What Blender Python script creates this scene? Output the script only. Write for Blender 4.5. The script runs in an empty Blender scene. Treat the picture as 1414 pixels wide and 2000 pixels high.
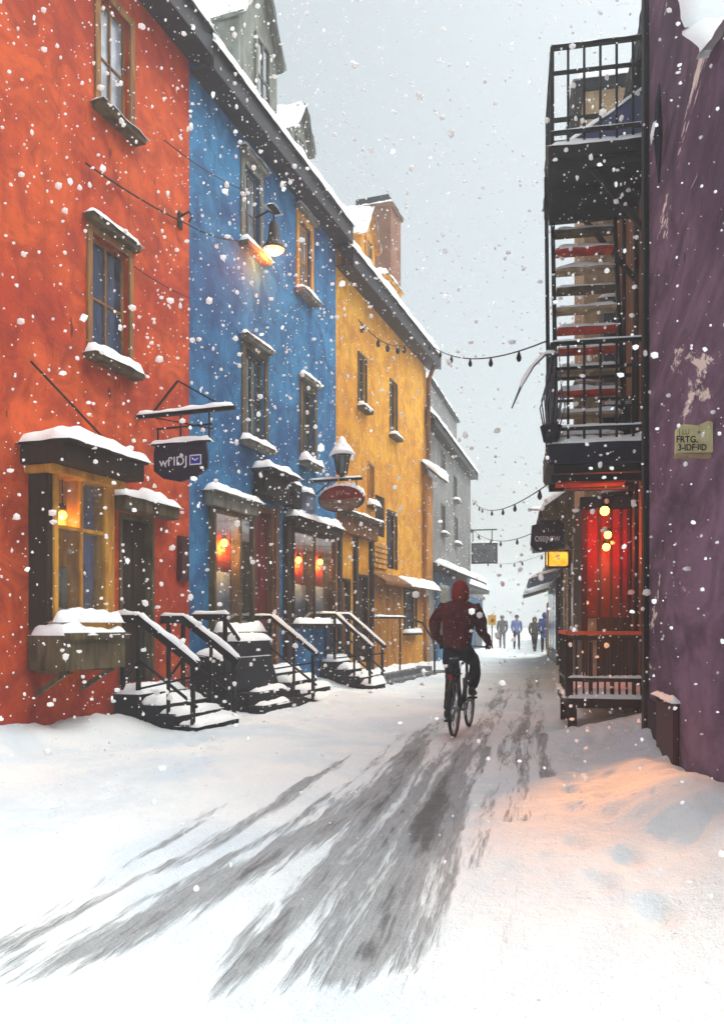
import bpy, bmesh, math, random
import numpy as np
from mathutils import Vector, Matrix, noise as mnoise

R = math.radians
rnd = random.Random(7)
sc = bpy.context.scene
COL = sc.collection

# ------------------------------------------------------------------ camera
FPX, CX, HZ, CH = 1600.0, 707.0, 1220.0, 1.35      # focal length in photo pixels, centre column, horizon row, eye height
cam_d = bpy.data.cameras.new('camera')
cam_d.sensor_fit = 'HORIZONTAL'; cam_d.sensor_width = 36.0
cam_d.lens = 36.0 * FPX / 1414.0
cam_d.shift_y = (HZ - 1000.0) / 1414.0
cam_d.clip_start = 0.05; cam_d.clip_end = 2000.0
cam = bpy.data.objects.new('camera', cam_d); COL.objects.link(cam)
cam.location = (0, 0, CH); cam.rotation_euler = (R(90), 0, 0)
sc.camera = cam

# ------------------------------------------------------------------ world, sun, exposure
SUN_EL, SUN_AZ = R(62), R(80)       # azimuth clockwise from +Y: diffuse light from the right, over the purple house
w = bpy.data.worlds.new("World"); sc.world = w; w.use_nodes = True
nt = w.node_tree; bg = nt.nodes['Background']
sky = nt.nodes.new('ShaderNodeTexSky'); sky.sky_type = 'NISHITA'; sky.sun_disc = False
sky.sun_elevation = SUN_EL; sky.sun_rotation = SUN_AZ
sky.air_density = 1.0; sky.dust_density = 6.0; sky.ozone_density = 1.0
hs = nt.nodes.new('ShaderNodeHueSaturation'); hs.inputs['Saturation'].default_value = 0.33
nt.links.new(sky.outputs[0], hs.inputs['Color']); tint = nt.nodes.new('ShaderNodeMix'); tint.data_type = 'RGBA'; tint.blend_type = 'MULTIPLY'; tint.inputs[0].default_value = 1.0
tint.inputs[7].default_value = (0.935, 1.0, 0.965, 1)                      # the flat grey-green cast of snow cloud
nt.links.new(hs.outputs[0], tint.inputs[6]); nt.links.new(tint.outputs[2], bg.inputs['Color'])
bg.inputs['Strength'].default_value = 0.138
sd = bpy.data.lights.new('sun', 'SUN'); sd.energy = 1.5; sd.angle = R(75); sd.color = (1.0, 0.985, 0.95)
so = bpy.data.objects.new('sun', sd); COL.objects.link(so)
sv = Vector((math.sin(SUN_AZ) * math.cos(SUN_EL), math.cos(SUN_AZ) * math.cos(SUN_EL), math.sin(SUN_EL)))
so.rotation_euler = sv.to_track_quat('Z', 'Y').to_euler(); so.location = sv * 40
sc.view_settings.view_transform = 'Standard'; sc.view_settings.look = 'None'
sc.view_settings.gamma = 1.0; sc.view_settings.exposure = 0.63
sc.cycles.use_denoising = True
sc.cycles.max_bounces = 6; sc.cycles.volume_bounces = 1; sc.cycles.transparent_max_bounces = 8

# ------------------------------------------------------------------ materials
def lin(c):
    return tuple(((v / 255.0) / 12.92) if v / 255.0 <= 0.04045 else (((v / 255.0) + 0.055) / 1.055) ** 2.4 for v in c)

class NT:
    def __init__(s, name):
        s.m = bpy.data.materials.new(name); s.m.use_nodes = True
        s.t = s.m.node_tree; s.b = s.t.nodes['Principled BSDF']
        s.co = s.t.nodes.new('ShaderNodeTexCoord').outputs['Object']
    def n(s, typ, ins=None, **kw):
        x = s.t.nodes.new('ShaderNode' + typ)
        for k, v in kw.items(): setattr(x, k, v)
        for k, v in (ins or {}).items():
            if hasattr(v, 'node'): s.t.links.new(v, x.inputs[k])
            else: x.inputs[k].default_value = v
        return x
    def noise(s, scale, detail=4, rough=0.55, vec=None, dist=0.0):
        return s.n('TexNoise', {'Vector': vec or s.co, 'Scale': scale, 'Detail': detail, 'Roughness': rough, 'Distortion': dist}).outputs['Fac']
    def mapping(s, scale, rot=(0, 0, 0), loc=(0, 0, 0)):
        return s.n('Mapping', {'Vector': s.co, 'Scale': scale, 'Rotation': rot, 'Location': loc}).outputs[0]
    def ramp(s, fac, lo, hi):
        return s.n('MapRange', {'Value': fac, 'From Min': lo, 'From Max': hi, 'To Min': 0.0, 'To Max': 1.0}, interpolation_type='SMOOTHSTEP').outputs[0]
    def mix(s, fac, a, b):
        x = s.t.nodes.new('ShaderNodeMix'); x.data_type = 'RGBA'
        for i, v in ((0, fac), (6, a), (7, b)):
            if hasattr(v, 'node'): s.t.links.new(v, x.inputs[i])
            else: x.inputs[i].default_value = v if i == 0 else (tuple(v) + (1,) if len(v) == 3 else v)
        return x.outputs[2]
    def math(s, op, a, b=0.0):
        x = s.n('Math', operation=op)
        for i, v in ((0, a), (1, b)):
            if hasattr(v, 'node'): s.t.links.new(v, x.inputs[i])
            else: x.inputs[i].default_value = v
        return x.outputs[0]
    def base(s, c): s.t.links.new(c, s.b.inputs['Base Color']) if hasattr(c, 'node') else setattr(s.b.inputs['Base Color'], 'default_value', tuple(c) + (1,))
    def bump(s, h, strength=0.3, dist=0.02):
        s.t.links.new(s.n('Bump', {'Height': h, 'Strength': strength, 'Distance': dist}).outputs[0], s.b.inputs['Normal'])
    def set(s, **kw):
        for k, v in kw.items(): s.b.inputs[k.replace('_', ' ')].default_value = v

def plain(name, rgb, rough=0.7, var=0.22, scale=5.0, bump=0.25, metal=0.0, second=None, stretch=(1, 1, 1)):
    """mottled, slightly worn surface of one colour"""
    g = NT(name); c = lin(rgb)
    d = lin(second) if second else tuple(v * (1 - var) for v in c)
    l = tuple(min(1, v * (1 + var)) for v in c)
    vec = g.mapping(stretch)
    a = g.ramp(g.noise(scale, 5, 0.6, vec, 0.6), 0.32, 0.68)
    f = g.ramp(g.noise(scale * 7, 3, 0.6, vec), 0.25, 0.75)
    g.base(g.mix(g.math('MULTIPLY', f, 0.35), g.mix(a, l, d), c))
    g.bump(g.noise(scale * 9, 4, 0.65, vec), bump, 0.01)
    g.set(Roughness=rough, Metallic=metal, Specular_IOR_Level=0.18 if rough > .35 else .5)
    return g.m

def stucco(name, rgb, rgb2, rgb3, flake=None, flake_lo=0.60, rain=0.40, along=1.0):
    """limewashed render: cloudy pigment, rain streaks, small dark knocks and places where the wash has flaked off"""
    g = NT(name); A, B, Cc = lin(rgb), lin(rgb2), lin(rgb3)
    if along != 1.0: g.co = g.mapping((along, along, 1.0))
    cloud = g.ramp(g.noise(0.6, 6, 0.66, None, 1.0), 0.38, 0.62)
    cloud2 = g.ramp(g.noise(2.3, 6, 0.62, None, 1.2), 0.36, 0.72)
    col = g.mix(cloud, A, B)
    col = g.mix(g.math('MULTIPLY', cloud2, 0.70), col, Cc)
    streak = g.ramp(g.noise(1.0, 5, 0.65, g.mapping((5.0, 5.0, 0.35))), 0.50, 0.78)
    col = g.mix(g.math('MULTIPLY', streak, rain), col, tuple(v * 0.55 for v in Cc))
    grain = g.noise(42, 3, 0.7)
    col = g.mix(g.math('MULTIPLY', g.ramp(grain, 0.5, 0.85), 0.28), col, tuple(min(1, v * 1.5 + 0.03) for v in A))
    knock = g.ramp(g.noise(1.0, 3, 0.5, g.mapping((7.5, 7.5, 2.0), (0.25, 0.1, 0))), 0.705, 0.75)
    col = g.mix(g.math('MULTIPLY', knock, 0.75), col, tuple(v * 0.13 for v in Cc))
    if flake:
        fl = g.ramp(g.math('ADD', g.noise(1.1, 7, 0.68, g.mapping((1, 1, 1), (0, 0, 0), (3.3, 1.7, 5.1)), 0.7), g.math('MULTIPLY', g.noise(9, 4, 0.7), 0.12)), flake_lo, flake_lo + 0.03)
        col = g.mix(fl, col, lin(flake))
    g.base(col)
    h = g.math('ADD', g.math('MULTIPLY', g.noise(6, 5, 0.6), 0.7), g.math('MULTIPLY', grain, 0.35))
    h = g.math('ADD', h, g.math('MULTIPLY', g.noise(1.0, 4, 0.6, g.mapping((9, 9, 22), (0.3, 0.2, 0))), 0.5))
    g.bump(h, 0.75, 0.025)
    g.set(Roughness=0.86, Specular_IOR_Level=0.25)
    return g.m

def emit(name, rgb, strength, core=None):
    g = NT(name); g.base(tuple(0.5 * v for v in lin(rgb)))
    e = lin(rgb)
    g.set(Emission_Strength=strength, Roughness=0.5)
    n = g.ramp(g.noise(6, 3), 0.3, 0.7)
    g.t.links.new(g.mix(n, e, lin(core) if core else e), g.b.inputs['Emission Color'])
    return g.m

def glass_dark(name, rgb, rough=0.12):
    """window glass over a dark room, uneven old panes"""
    g = NT(name); c = lin(rgb)
    g.base(g.mix(g.ramp(g.noise(1.6, 4, 0.6, g.mapping((1.5, 1.5, 0.7)), 1.0), 0.35, 0.7), tuple(v * 0.45 for v in c), tuple(v * 1.6 for v in c)))
    g.bump(g.noise(3.0, 2), 0.10, 0.03)
    g.set(Roughness=rough, Specular_IOR_Level=0.55)
    return g.m

def glass_clear(name):
    g = NT(name); t = g.t
    tr = g.n('BsdfTransparent', {'Color': (0.93, 0.95, 0.95, 1)}); gl = g.n('BsdfGlossy', {'Roughness': 0.06, 'Color': (0.9, 0.95, 1, 1)})
    mx = g.n('MixShader', {0: 0.17}); t.links.new(tr.outputs[0], mx.inputs[1]); t.links.new(gl.outputs[0], mx.inputs[2])
    t.links.new(mx.outputs[0], t.nodes['Material Output'].inputs['Surface'])
    return g.m

def snow_mat(name):
    g = NT(name)
    g.base(g.mix(g.ramp(g.noise(2.2, 5, 0.6), 0.35, 0.7), (0.85, 0.88, 0.905), (0.92, 0.935, 0.94)))
    g.bump(g.math('ADD', g.noise(9, 5, 0.6), g.math('MULTIPLY', g.noise(60, 3, 0.6), 0.25)), 0.35, 0.03)
    g.set(Roughness=0.9, Specular_IOR_Level=0.15)
    return g.m

M = {}
M['snow'] = snow_mat('fresh_snow')
M['red'] = stucco('red_limewash', (210, 86, 34), (176, 56, 24), (120, 28, 15))
M['blue'] = stucco('blue_limewash', (56, 130, 178), (27, 86, 136), (14, 50, 92))
M['yellow'] = stucco('ochre_limewash', (226, 164, 44), (202, 134, 26), (154, 94, 24))
M['purple'] = stucco('purple_limewash', (132, 104, 130), (88, 62, 88), (46, 28, 48), (232, 222, 214), 0.67, 0.12, 0.42)
M['grey'] = stucco('grey_limewash', (134, 134, 134), (112, 112, 114), (90, 90, 92))
M['tan'] = stucco('tan_limewash', (186, 164, 132), (164, 140, 106), (130, 104, 74))
M['cream'] = stucco('cream_limewash', (214, 204, 186), (196, 184, 160), (160, 140, 112))
M['slate'] = plain('wet_slate', (25, 28, 40), 0.5, 0.3, 4, 0.4)
M['navy'] = plain('navy_paint', (17, 20, 42), 0.45, 0.3, 4)
M['iron'] = plain('black_iron', (11, 12, 17), 0.5, 0.3, 12, 0.3)
M['blackwood'] = plain('black_timber', (11, 11, 17), 0.6, 0.35, 5, 0.4, stretch=(3, 3, 0.6))
M['olive'] = plain('olive_timber', (92, 80, 56), 0.75, 0.3, 3, 0.4, second=(54, 46, 32), stretch=(2, 2, 0.7))
M['greywood'] = plain('grey_timber', (116, 118, 110), 0.75, 0.25, 3, 0.4, second=(84, 84, 76), stretch=(2, 2, 0.6))
M['dormer'] = plain('grey_shingle', (122, 126, 122), 0.8, 0.25, 2.5, 0.5, second=(92, 92, 82), stretch=(1.5, 1.5, 0.6))
M['ochre'] = plain('ochre_timber', (196, 142, 56), 0.7, 0.25, 3, 0.35, second=(150, 100, 40), stretch=(2, 2, 0.6))
M['framebrown'] = plain('weathered_frame_timber', (142, 98, 54), 0.75, 0.3, 3, 0.4, second=(96, 72, 48), stretch=(2, 2, 0.6))
M['ochreboard'] = plain('dark_ochre_boards', (176, 118, 40), 0.75, 0.25, 2.5, 0.4, second=(128, 78, 30), stretch=(3, 3, 0.5))
M['brown'] = plain('brown_timber', (122, 80, 46), 0.75, 0.3, 2.5, 0.45, second=(78, 46, 26), stretch=(3, 3, 0.5))
M['darkbrown'] = plain('dark_timber', (46, 33, 24), 0.7, 0.35, 3, 0.45, stretch=(3, 3, 0.5))
M['burgundy'] = plain('burgundy_paint', (104, 26, 24), 0.5, 0.3, 3, 0.25, second=(70, 16, 18), stretch=(2, 2, 0.6))
M['maroon'] = plain('maroon_paint', (66, 22, 30), 0.55, 0.35, 3, 0.3)
M['brickbrown'] = plain('brown_brick', (128, 88, 66), 0.85, 0.2, 2, 0.5, second=(104, 62, 46))
M['plinth'] = plain('dark_plum_plinth', (46, 26, 42), .8, .4, 3, .5)
M['stone'] = plain('grey_stone', (104, 106, 112), 0.85, 0.3, 3, 0.6)
M['purplestone'] = plain('purple_stone', (104, 76, 100), 0.85, 0.3, 3, 0.6, second=(72, 48, 70))
M['darkstone'] = plain('dark_stone', (20, 22, 32), 0.8, 0.35, 3, 0.5)
M['tealpaint'] = plain('teal_paint', (52, 112, 150), 0.55, 0.25, 2.5, 0.3, second=(36, 84, 124))
M['steelblue'] = plain('steel_blue_paint', (112, 126, 150), 0.6, 0.25, 2.5, 0.3)
M['redboard'] = plain('red_board', (196, 62, 28), 0.7, 0.3, 4, 0.3, second=(130, 34, 20))
M['tanboard'] = plain('tan_board', (176, 158, 128), 0.75, 0.25, 4, 0.3, second=(120, 104, 82))
M['redglow'] = plain('red_glow_panel', (128, 18, 12), 0.7, 0.3, 4, 0.3, second=(96, 12, 10))
M['redglowsheet'] = plain('red_glow_sheet', (214, 70, 34), 0.9, 0.2, 3, 0.3, second=(170, 40, 22), stretch=(6, 6, .5))  # sheets added behind the shop bulbs to spread a red glow
M['amberglowsheet'] = plain('amber_glow_sheet', (226, 160, 60), 0.9, 0.2, 3, 0.3, second=(180, 110, 40), stretch=(6, 6, .5))  # sheet added behind the bay lamp to widen its amber glow
M['orangerail'] = plain('orange_paint', (228, 86, 46), 0.5, 0.2, 6, 0.2)
M['plaque'] = plain('yellowed_enamel', (206, 196, 146), 0.6, 0.15, 6, 0.2, second=(178, 162, 124))
M['ink'] = plain('black_lettering', (28, 26, 30), 0.6, 0.1, 6, 0.1)
M['white'] = plain('white_lettering', (214, 216, 226), 0.6, 0.12, 20, 0.1)
M['bluelet'] = plain('blue_lettering', (46, 46, 150), 0.5, 0.2, 6, 0.1)
M['glass'] = glass_dark('dark_window_glass', (40, 58, 84))
M['glasspale'] = glass_dark('pale_window_glass', (150, 158, 172), 0.2)
M['glassteal'] = glass_dark('teal_window_glass', (52, 66, 74))
M['clear'] = glass_clear('clear_shop_glass')
M['curtain'] = plain('grey_curtain', (132, 134, 128), 0.9, 0.2, 2, 0.3, second=(96, 92, 80), stretch=(6, 6, 0.4))
M['warmroom'] = plain('warm_brown_room', (120, 72, 40), 0.9, 0.3, 2, 0.2, second=(74, 42, 26), stretch=(4, 4, 0.6))
M['blueroom'] = plain('blue_curtain', (84, 128, 190), 0.9, 0.3, 2, 0.3, second=(50, 84, 138), stretch=(6, 6, 0.5))
M['bulb'] = emit('warm_bulb', (255, 196, 60), 9.0)
M['bulbsoft'] = emit('warm_diffuser', (255, 170, 90), 2.2, (255, 214, 160))
M['redshade'] = emit('red_lamp_shade', (235, 34, 12), 1.2, (255, 70, 16))
M['redpaper'] = emit('red_paper_lantern', (230, 16, 10), 1.5, (255, 40, 14))
M['rubber'] = plain('black_rubber', (16, 16, 18), 0.7, 0.2, 10, 0.2)
M['bikepaint'] = plain('black_bicycle_paint', (18, 19, 24), 0.4, 0.2, 8, 0.1)
M['chrome'] = plain('dull_steel', (120, 124, 130), 0.35, 0.2, 8, 0.1, 0.8)
M['jacket'] = plain('dark_red_jacket', (72, 13, 15), 0.85, 0.35, 6, 0.6, second=(54, 10, 14))
def snowy(m, lo):
    t = m.node_tree; b = t.nodes['Principled BSDF']; src = b.inputs['Base Color'].links[0].from_socket
    co = t.nodes.new('ShaderNodeTexCoord'); n = t.nodes.new('ShaderNodeTexNoise'); n.inputs['Scale'].default_value = 55; n.inputs['Detail'].default_value = 2
    mr = t.nodes.new('ShaderNodeMapRange'); mr.inputs['From Min'].default_value = lo; mr.inputs['From Max'].default_value = lo + .03
    mx = t.nodes.new('ShaderNodeMix'); mx.data_type = 'RGBA'; mx.inputs[7].default_value = (.85, .86, .9, 1)
    t.links.new(co.outputs['Object'], n.inputs['Vector']); t.links.new(n.outputs['Fac'], mr.inputs['Value']); t.links.new(mr.outputs[0], mx.inputs[0]); t.links.new(src, mx.inputs[6]); t.links.new(mx.outputs[2], b.inputs['Base Color'])
snowy(M['jacket'], .70)
M['hood'] = plain('red_hood', (116, 28, 20), 0.85, 0.25, 6, 0.5, second=(116, 28, 22))
M['sleeve'] = plain('dark_sleeve', (64, 30, 28), 0.85, 0.35, 6, 0.5)
M['trousers'] = plain('navy_trousers', (20, 24, 40), 0.9, 0.3, 6, 0.5)
M['boot'] = plain('black_boot', (18, 17, 18), 0.6, 0.2, 6, 0.3)
M['skin'] = plain('skin', (200, 150, 124), 0.6, 0.08, 6, 0.1)
M['coatgrey'] = plain('grey_coat', (116, 112, 118), 0.9, 0.25, 4, 0.4)  # far walkers' coat colours are lightened to stand for haze
M['coatblue'] = plain('light_blue_coat', (124, 140, 196), 0.9, 0.25, 4, 0.4)
M['coatdark'] = plain('dark_olive_coat', (90, 86, 76), 0.9, 0.25, 4, 0.4)
M['coatnavy'] = plain('blue_coat', (84, 102, 166), 0.9, 0.25, 4, 0.4)
M['yellowsign'] = plain('yellow_enamel', (240, 186, 30), 0.5, 0.1, 6, 0.1)
M['needle'] = plain('black_green_needles', (26, 36, 34), .8, .4, 8, .2)
M['twig'] = plain('dry_twig', (92, 92, 100), 0.9, 0.3, 12, 0.3)
M['signred'] = plain('dark_red_sign_paint', (120, 24, 18), 0.45, 0.25, 4, 0.15)
M['signbrown'] = plain('brown_sign_paint', (112, 92, 74), 0.5, 0.35, 5, 0.2, second=(70, 52, 40))
M['signgrey'] = plain('grey_sign_paint', (86, 92, 100), 0.5, 0.25, 4, 0.2)
M['ashtarp'] = plain('blue_grey_tarp', (92, 98, 138), 0.7, 0.2, 2, 0.3)

# ------------------------------------------------------------------ mesh helpers
class MB:
    def __init__(s): s.v, s.f = [], []
    def add(s, vs, fs):
        b = len(s.v); s.v += [tuple(p) for p in vs]; s.f += [tuple(b + i for i in f) for f in fs]
        return s
    def box(s, x0, x1, y0, y1, z0, z1):
        vs = [(x, y, z) for z in (z0, z1) for y in (y0, y1) for x in (x0, x1)]
        return s.add(vs, [(0, 2, 3, 1), (4, 5, 7, 6), (0, 1, 5, 4), (2, 6, 7, 3), (0, 4, 6, 2), (1, 3, 7, 5)])
    def bar(s, a, b, wd, ht=None, up=(0, 0, 1)):
        a, b = Vector(a), Vector(b); d = (b - a).normalized(); ht = ht or wd
        u = Vector(up)
        if abs(d.dot(u)) > 0.98: u = Vector((1, 0, 0))
        x = d.cross(u).normalized() * wd / 2; y = x.cross(d).normalized() * ht / 2
        vs = [p + sx * x + sy * y for p in (a, b) for sx, sy in ((-1, -1), (1, -1), (1, 1), (-1, 1))]
        return s.add(vs, [(3, 2, 1, 0), (4, 5, 6, 7), (0, 1, 5, 4), (1, 2, 6, 5), (2, 3, 7, 6), (3, 0, 4, 7)])
    def tube(s, pts, r, n=8, cap=True):
        pts = [Vector(p) for p in pts]; rr = r if isinstance(r, (list, tuple)) else [r] * len(pts)
        rings = []
        prev = None
        for i, p in enumerate(pts):
            d = (pts[min(i + 1, len(pts) - 1)] - pts[max(i - 1, 0)]).normalized()
            u = prev if prev is not None else (Vector((0, 0, 1)) if abs(d.z) < 0.9 else Vector((1, 0, 0)))
            x = (u - d * u.dot(d)).normalized(); prev = x; y = d.cross(x)
            rings.append([p + rr[i] * (math.cos(t) * x + math.sin(t) * y) for t in [2 * math.pi * k / n for k in range(n)]])
        vs = [q for ring in rings for q in ring]; fs = []
        for i in range(len(pts) - 1):
            for k in range(n): fs.append((i * n + k, i * n + (k + 1) % n, (i + 1) * n + (k + 1) % n, (i + 1) * n + k))
        if cap: fs += [tuple(range(n - 1, -1, -1)), tuple((len(pts) - 1) * n + k for k in range(n))]
        return s.add(vs, fs)
    def lathe(s, prof, c=(0, 0, 0), n=20, axis='z'):
        vs, fs = [], []
        for r, h in prof:
            for k in range(n):
                t = 2 * math.pi * k / n; a, b = r * math.cos(t), r * math.sin(t)
                p = {'z': (a, b, h), 'y': (a, h, b), 'x': (h, a, b)}[axis]
                vs.append((p[0] + c[0], p[1] + c[1], p[2] + c[2]))
        for i in range(len(prof) - 1):
            for k in range(n): fs.append((i * n + k, i * n + (k + 1) % n, (i + 1) * n + (k + 1) % n, (i + 1) * n + k))
        fs += [tuple(range(n - 1, -1, -1)), tuple((len(prof) - 1) * n + k for k in range(n))]
        return s.add(vs, fs)
    def ball(s, c, r, n=12, m=8, sq=(1, 1, 1)):
        prof = [(max(1e-4, math.sin(math.pi * i / m)), -math.cos(math.pi * i / m)) for i in range(m + 1)]
        b = len(s.v); s.lathe(prof, (0, 0, 0), n)
        for i in range(b, len(s.v)):
            p = s.v[i]; s.v[i] = (c[0] + p[0] * r * sq[0], c[1] + p[1] * r * sq[1], c[2] + p[2] * r * sq[2])
        return s
    def prism(s, poly, a, b, axis='x'):
        """poly: 2-D outline; extruded from a to b along axis (x: poly=(y,z); y: poly=(x,z); z: poly=(x,y))"""
        def P(q, t): return {'x': (t, q[0], q[1]), 'y': (q[0], t, q[1]), 'z': (q[0], q[1], t)}[axis]
        n = len(poly); vs = [P(q, a) for q in poly] + [P(q, b) for q in poly]
        fs = [tuple(range(n - 1, -1, -1)), tuple(range(n, 2 * n))] + [(i, (i + 1) % n, n + (i + 1) % n, n + i) for i in range(n)]
        return s.add(vs, fs)
    def torus(s, c, Rr, r, axis='y', n=40, m=8):
        vs, fs = [], []
        for i in range(n):
            t = 2 * math.pi * i / n
            for k in range(m):
                p = 2 * math.pi * k / m; q = Rr + r * math.cos(p); a, b, h = q * math.cos(t), q * math.sin(t), r * math.sin(p)
                o = {'y': (a, h, b), 'z': (a, b, h), 'x': (h, a, b)}[axis]
                vs.append((c[0] + o[0], c[1] + o[1], c[2] + o[2]))
        for i in range(n):
            for k in range(m): fs.append((i * m + k, ((i + 1) % n) * m + k, ((i + 1) % n) * m + (k + 1) % m, i * m + (k + 1) % m))
        return s.add(vs, fs)
    def build(s, name, mat, parent=None, bevel=0.0, smooth=False, loc=None):
        me = bpy.data.meshes.new(name); me.from_pydata(s.v, [], s.f)
        bm = bmesh.new(); bm.from_mesh(me)
        if bevel > 0:
            bmesh.ops.bevel(bm, geom=[e for e in bm.edges if len(e.link_faces) == 2 and e.calc_face_angle(0) > 0.6], offset=bevel, segments=2, affect='EDGES', clamp_overlap=True)
        bmesh.ops.recalc_face_normals(bm, faces=bm.faces); bm.to_mesh(me); bm.free()
        if smooth: me.polygons.foreach_set('use_smooth', [True] * len(me.polygons))
        me.materials.append(mat)
        o = bpy.data.objects.new(name, me); COL.objects.link(o)
        if parent: o.parent = parent
        if loc: o.location = loc
        return o

def tag(o, label=None, cat=None, group=None, kind=None):
    for k, v in (('label', label), ('category', cat), ('group', group), ('kind', kind)):
        if v: o[k] = v
    return o

def empty(name, loc, rz=0.0, label=None, cat=None, group=None):
    o = bpy.data.objects.new(name, None); COL.objects.link(o); o.empty_display_size = 0.2
    o.location = loc; o.rotation_euler = (0, 0, rz)
    return tag(o, label, cat, group)

def N(x, y, z=0.0, s=1.0): return mnoise.noise(Vector((x * s, y * s, z * s)))

_seed = [0]
def snow_patch(o, eu, ev, thick, rad=0.10, lump=0.6, over=0.02, step=0.05, mb=None, skirt=0.02):
    """lumpy snow lying on the parallelogram o + a*eu + b*ev; thick along its normal"""
    _seed[0] += 1; sd_ = _seed[0] * 7.31; thick *= .55 + .45 * random.Random(_seed[0]).random()
    o, eu, ev = Vector(o), Vector(eu), Vector(ev); lu, lv = eu.length, ev.length
    nrm = eu.cross(ev).normalized()
    if nrm.z < 0: nrm = -nrm
    upv = (nrm + Vector((0, 0, 1))).normalized()
    nu, nv = max(4, min(120, int(lu / step))), max(3, min(60, int(lv / step)))
    mb = mb or MB(); b = len(mb.v); du, dv = eu / lu, ev / lv
    top, bot = [], []
    for j in range(nv + 1):
        for i in range(nu + 1):
            a, c = i / nu * lu, j / nv * lv
            e = min(a, lu - a); f = min(c, lv - c)
            prof = math.sqrt(max(0, 1 - (1 - min(1, e / rad)) ** 2)) * math.sqrt(max(0, 1 - (1 - min(1, f / rad)) ** 2))
            nz = 1 + lump * (N(a * 2.1 + sd_, c * 2.1, sd_) + 0.7 * N(a * 6.3 + sd_, c * 6.3, 2 * sd_))
            wob_u = over * (1 + 1.6 * N(c * 5 + sd_, 3.3, a * 5)) * ((1 if a > lu - 1e-6 else 0) - (1 if a < 1e-6 else 0))
            wob_v = over * (1 + 1.6 * N(a * 5 + sd_, 9.3, c * 5)) * ((1 if c > lv - 1e-6 else 0) - (1 if c < 1e-6 else 0))
            p = o + du * (a + wob_u) + dv * (c + wob_v)
            t = max(0.0, thick * prof * nz)
            top.append(p + upv * (t + 0.002) - (Vector((0, 0, skirt)) if prof < 1e-3 else Vector((0, 0, 0))))
            bot.append(p - Vector((0, 0, skirt + 0.003)))
    W = nu + 1; mb.v += [tuple(p) for p in top] + [tuple(p) for p in bot]; n0 = W * (nv + 1)
    for j in range(nv):
        for i in range(nu):
            q = (j * W + i, j * W + i + 1, (j + 1) * W + i + 1, (j + 1) * W + i)
            mb.f.append(tuple(b + k for k in q))
    ring = [i for i in range(W)] + [j * W + nu for j in range(1, nv + 1)] + [nv * W + i for i in range(nu - 1, -1, -1)] + [j * W for j in range(nv - 1, 0, -1)]
    for k in range(len(ring)):
        p, q = ring[k], ring[(k + 1) % len(ring)]
        mb.f.append((b + p, b + n0 + p, b + n0 + q, b + q))
    return mb

def snow_cap(parent, o, eu, ev, thick, **kw):
    return snow_patch(o, eu, ev, thick, **kw).build('snow_cap', M['snow'], parent, smooth=True)

def text_mesh(name, body, size, mat, parent, loc, rot, extrude=0.004, align='CENTER', sx=1.0, bold=0.0):
    cu = bpy.data.curves.new(name, 'FONT'); cu.body = body; cu.size = size; cu.extrude = extrude; cu.offset = bold
    cu.align_x = align; cu.align_y = 'CENTER'
    to = bpy.data.objects.new(name, cu); COL.objects.link(to)
    dg = bpy.context.evaluated_depsgraph_get()
    me = bpy.data.meshes.new_from_object(to.evaluated_get(dg)); bpy.data.objects.remove(to)
    me.materials.clear(); me.materials.append(mat)
    o = bpy.data.objects.new(name, me); COL.objects.link(o); o.parent = parent
    o.location = loc; o.rotation_euler = rot; o.scale = (sx, 1, 1)
    return o

def skin(name, nodes, edges, mat, parent, sub=2, root=None):
    """limb skeleton grown into one tapering continuous surface"""
    keys = list(nodes); idx = {k: i for i, k in enumerate(keys)}
    me = bpy.data.meshes.new(name)
    me.from_pydata([nodes[k][0] for k in keys], [(idx[a], idx[b]) for a, b in edges], [])
    o = bpy.data.objects.new(name, me); COL.objects.link(o)
    o.modifiers.new('skin', 'SKIN').use_smooth_shade = True
    for i, k in enumerate(keys):
        r = nodes[k][1]; r = r if isinstance(r, (tuple, list)) else (r, r)
        me.skin_vertices[0].data[i].radius = r
        me.skin_vertices[0].data[i].use_root = (k == (root or keys[0]))
    if sub: o.modifiers.new('sub', 'SUBSURF').levels = sub
    dg = bpy.context.evaluated_depsgraph_get()
    m2 = bpy.data.meshes.new_from_object(o.evaluated_get(dg)); m2.name = name
    bpy.data.objects.remove(o)
    m2.materials.clear(); m2.materials.append(mat)
    m2.polygons.foreach_set('use_smooth', [True] * len(m2.polygons))
    o2 = bpy.data.objects.new(name, m2); COL.objects.link(o2); o2.parent = parent
    return o2

def P(px, py, Y):
    """the point at depth Y seen at photo pixel px, py (used once, to measure positions off the photograph)"""
    return Vector(((px - CX) / FPX * Y, Y, CH + (HZ - py) / FPX * Y))

class Frame:
    """a street front: local x along it, local -y out to the street, z up"""
    def __init__(s, o, ang, right=False):
        a = R(ang); s.o = Vector((o[0], o[1]))
        s.d = Vector((math.sin(a), math.cos(a))) * (-1 if right else 1)
        s.inn = Vector((-s.d.y, s.d.x)); s.rz = math.atan2(s.d.y, s.d.x)
    def at(s, px, py=None, out=0.0):
        o = s.o - s.inn * out; k = (px - CX) / FPX
        u = (k * o.y - o.x) / (s.d.x - k * s.d.y)
        if py is None: return u
        return u, CH + (HZ - py) / FPX * (o.y + u * s.d.y)
    def world(s, u, y, z=0.0):
        q = s.o + s.d * u + s.inn * y
        return Vector((q.x, q.y, z))
    def sub(s, u):
        f = Frame((0, 0), 0); f.o = s.o + s.d * u; f.d, f.inn, f.rz = s.d, s.inn, s.rz
        return f
    def empty(s, name, u=0.0, y=0.0, z=0.0, **kw): return empty(name, s.world(u, y, z), s.rz, **kw)

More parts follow.
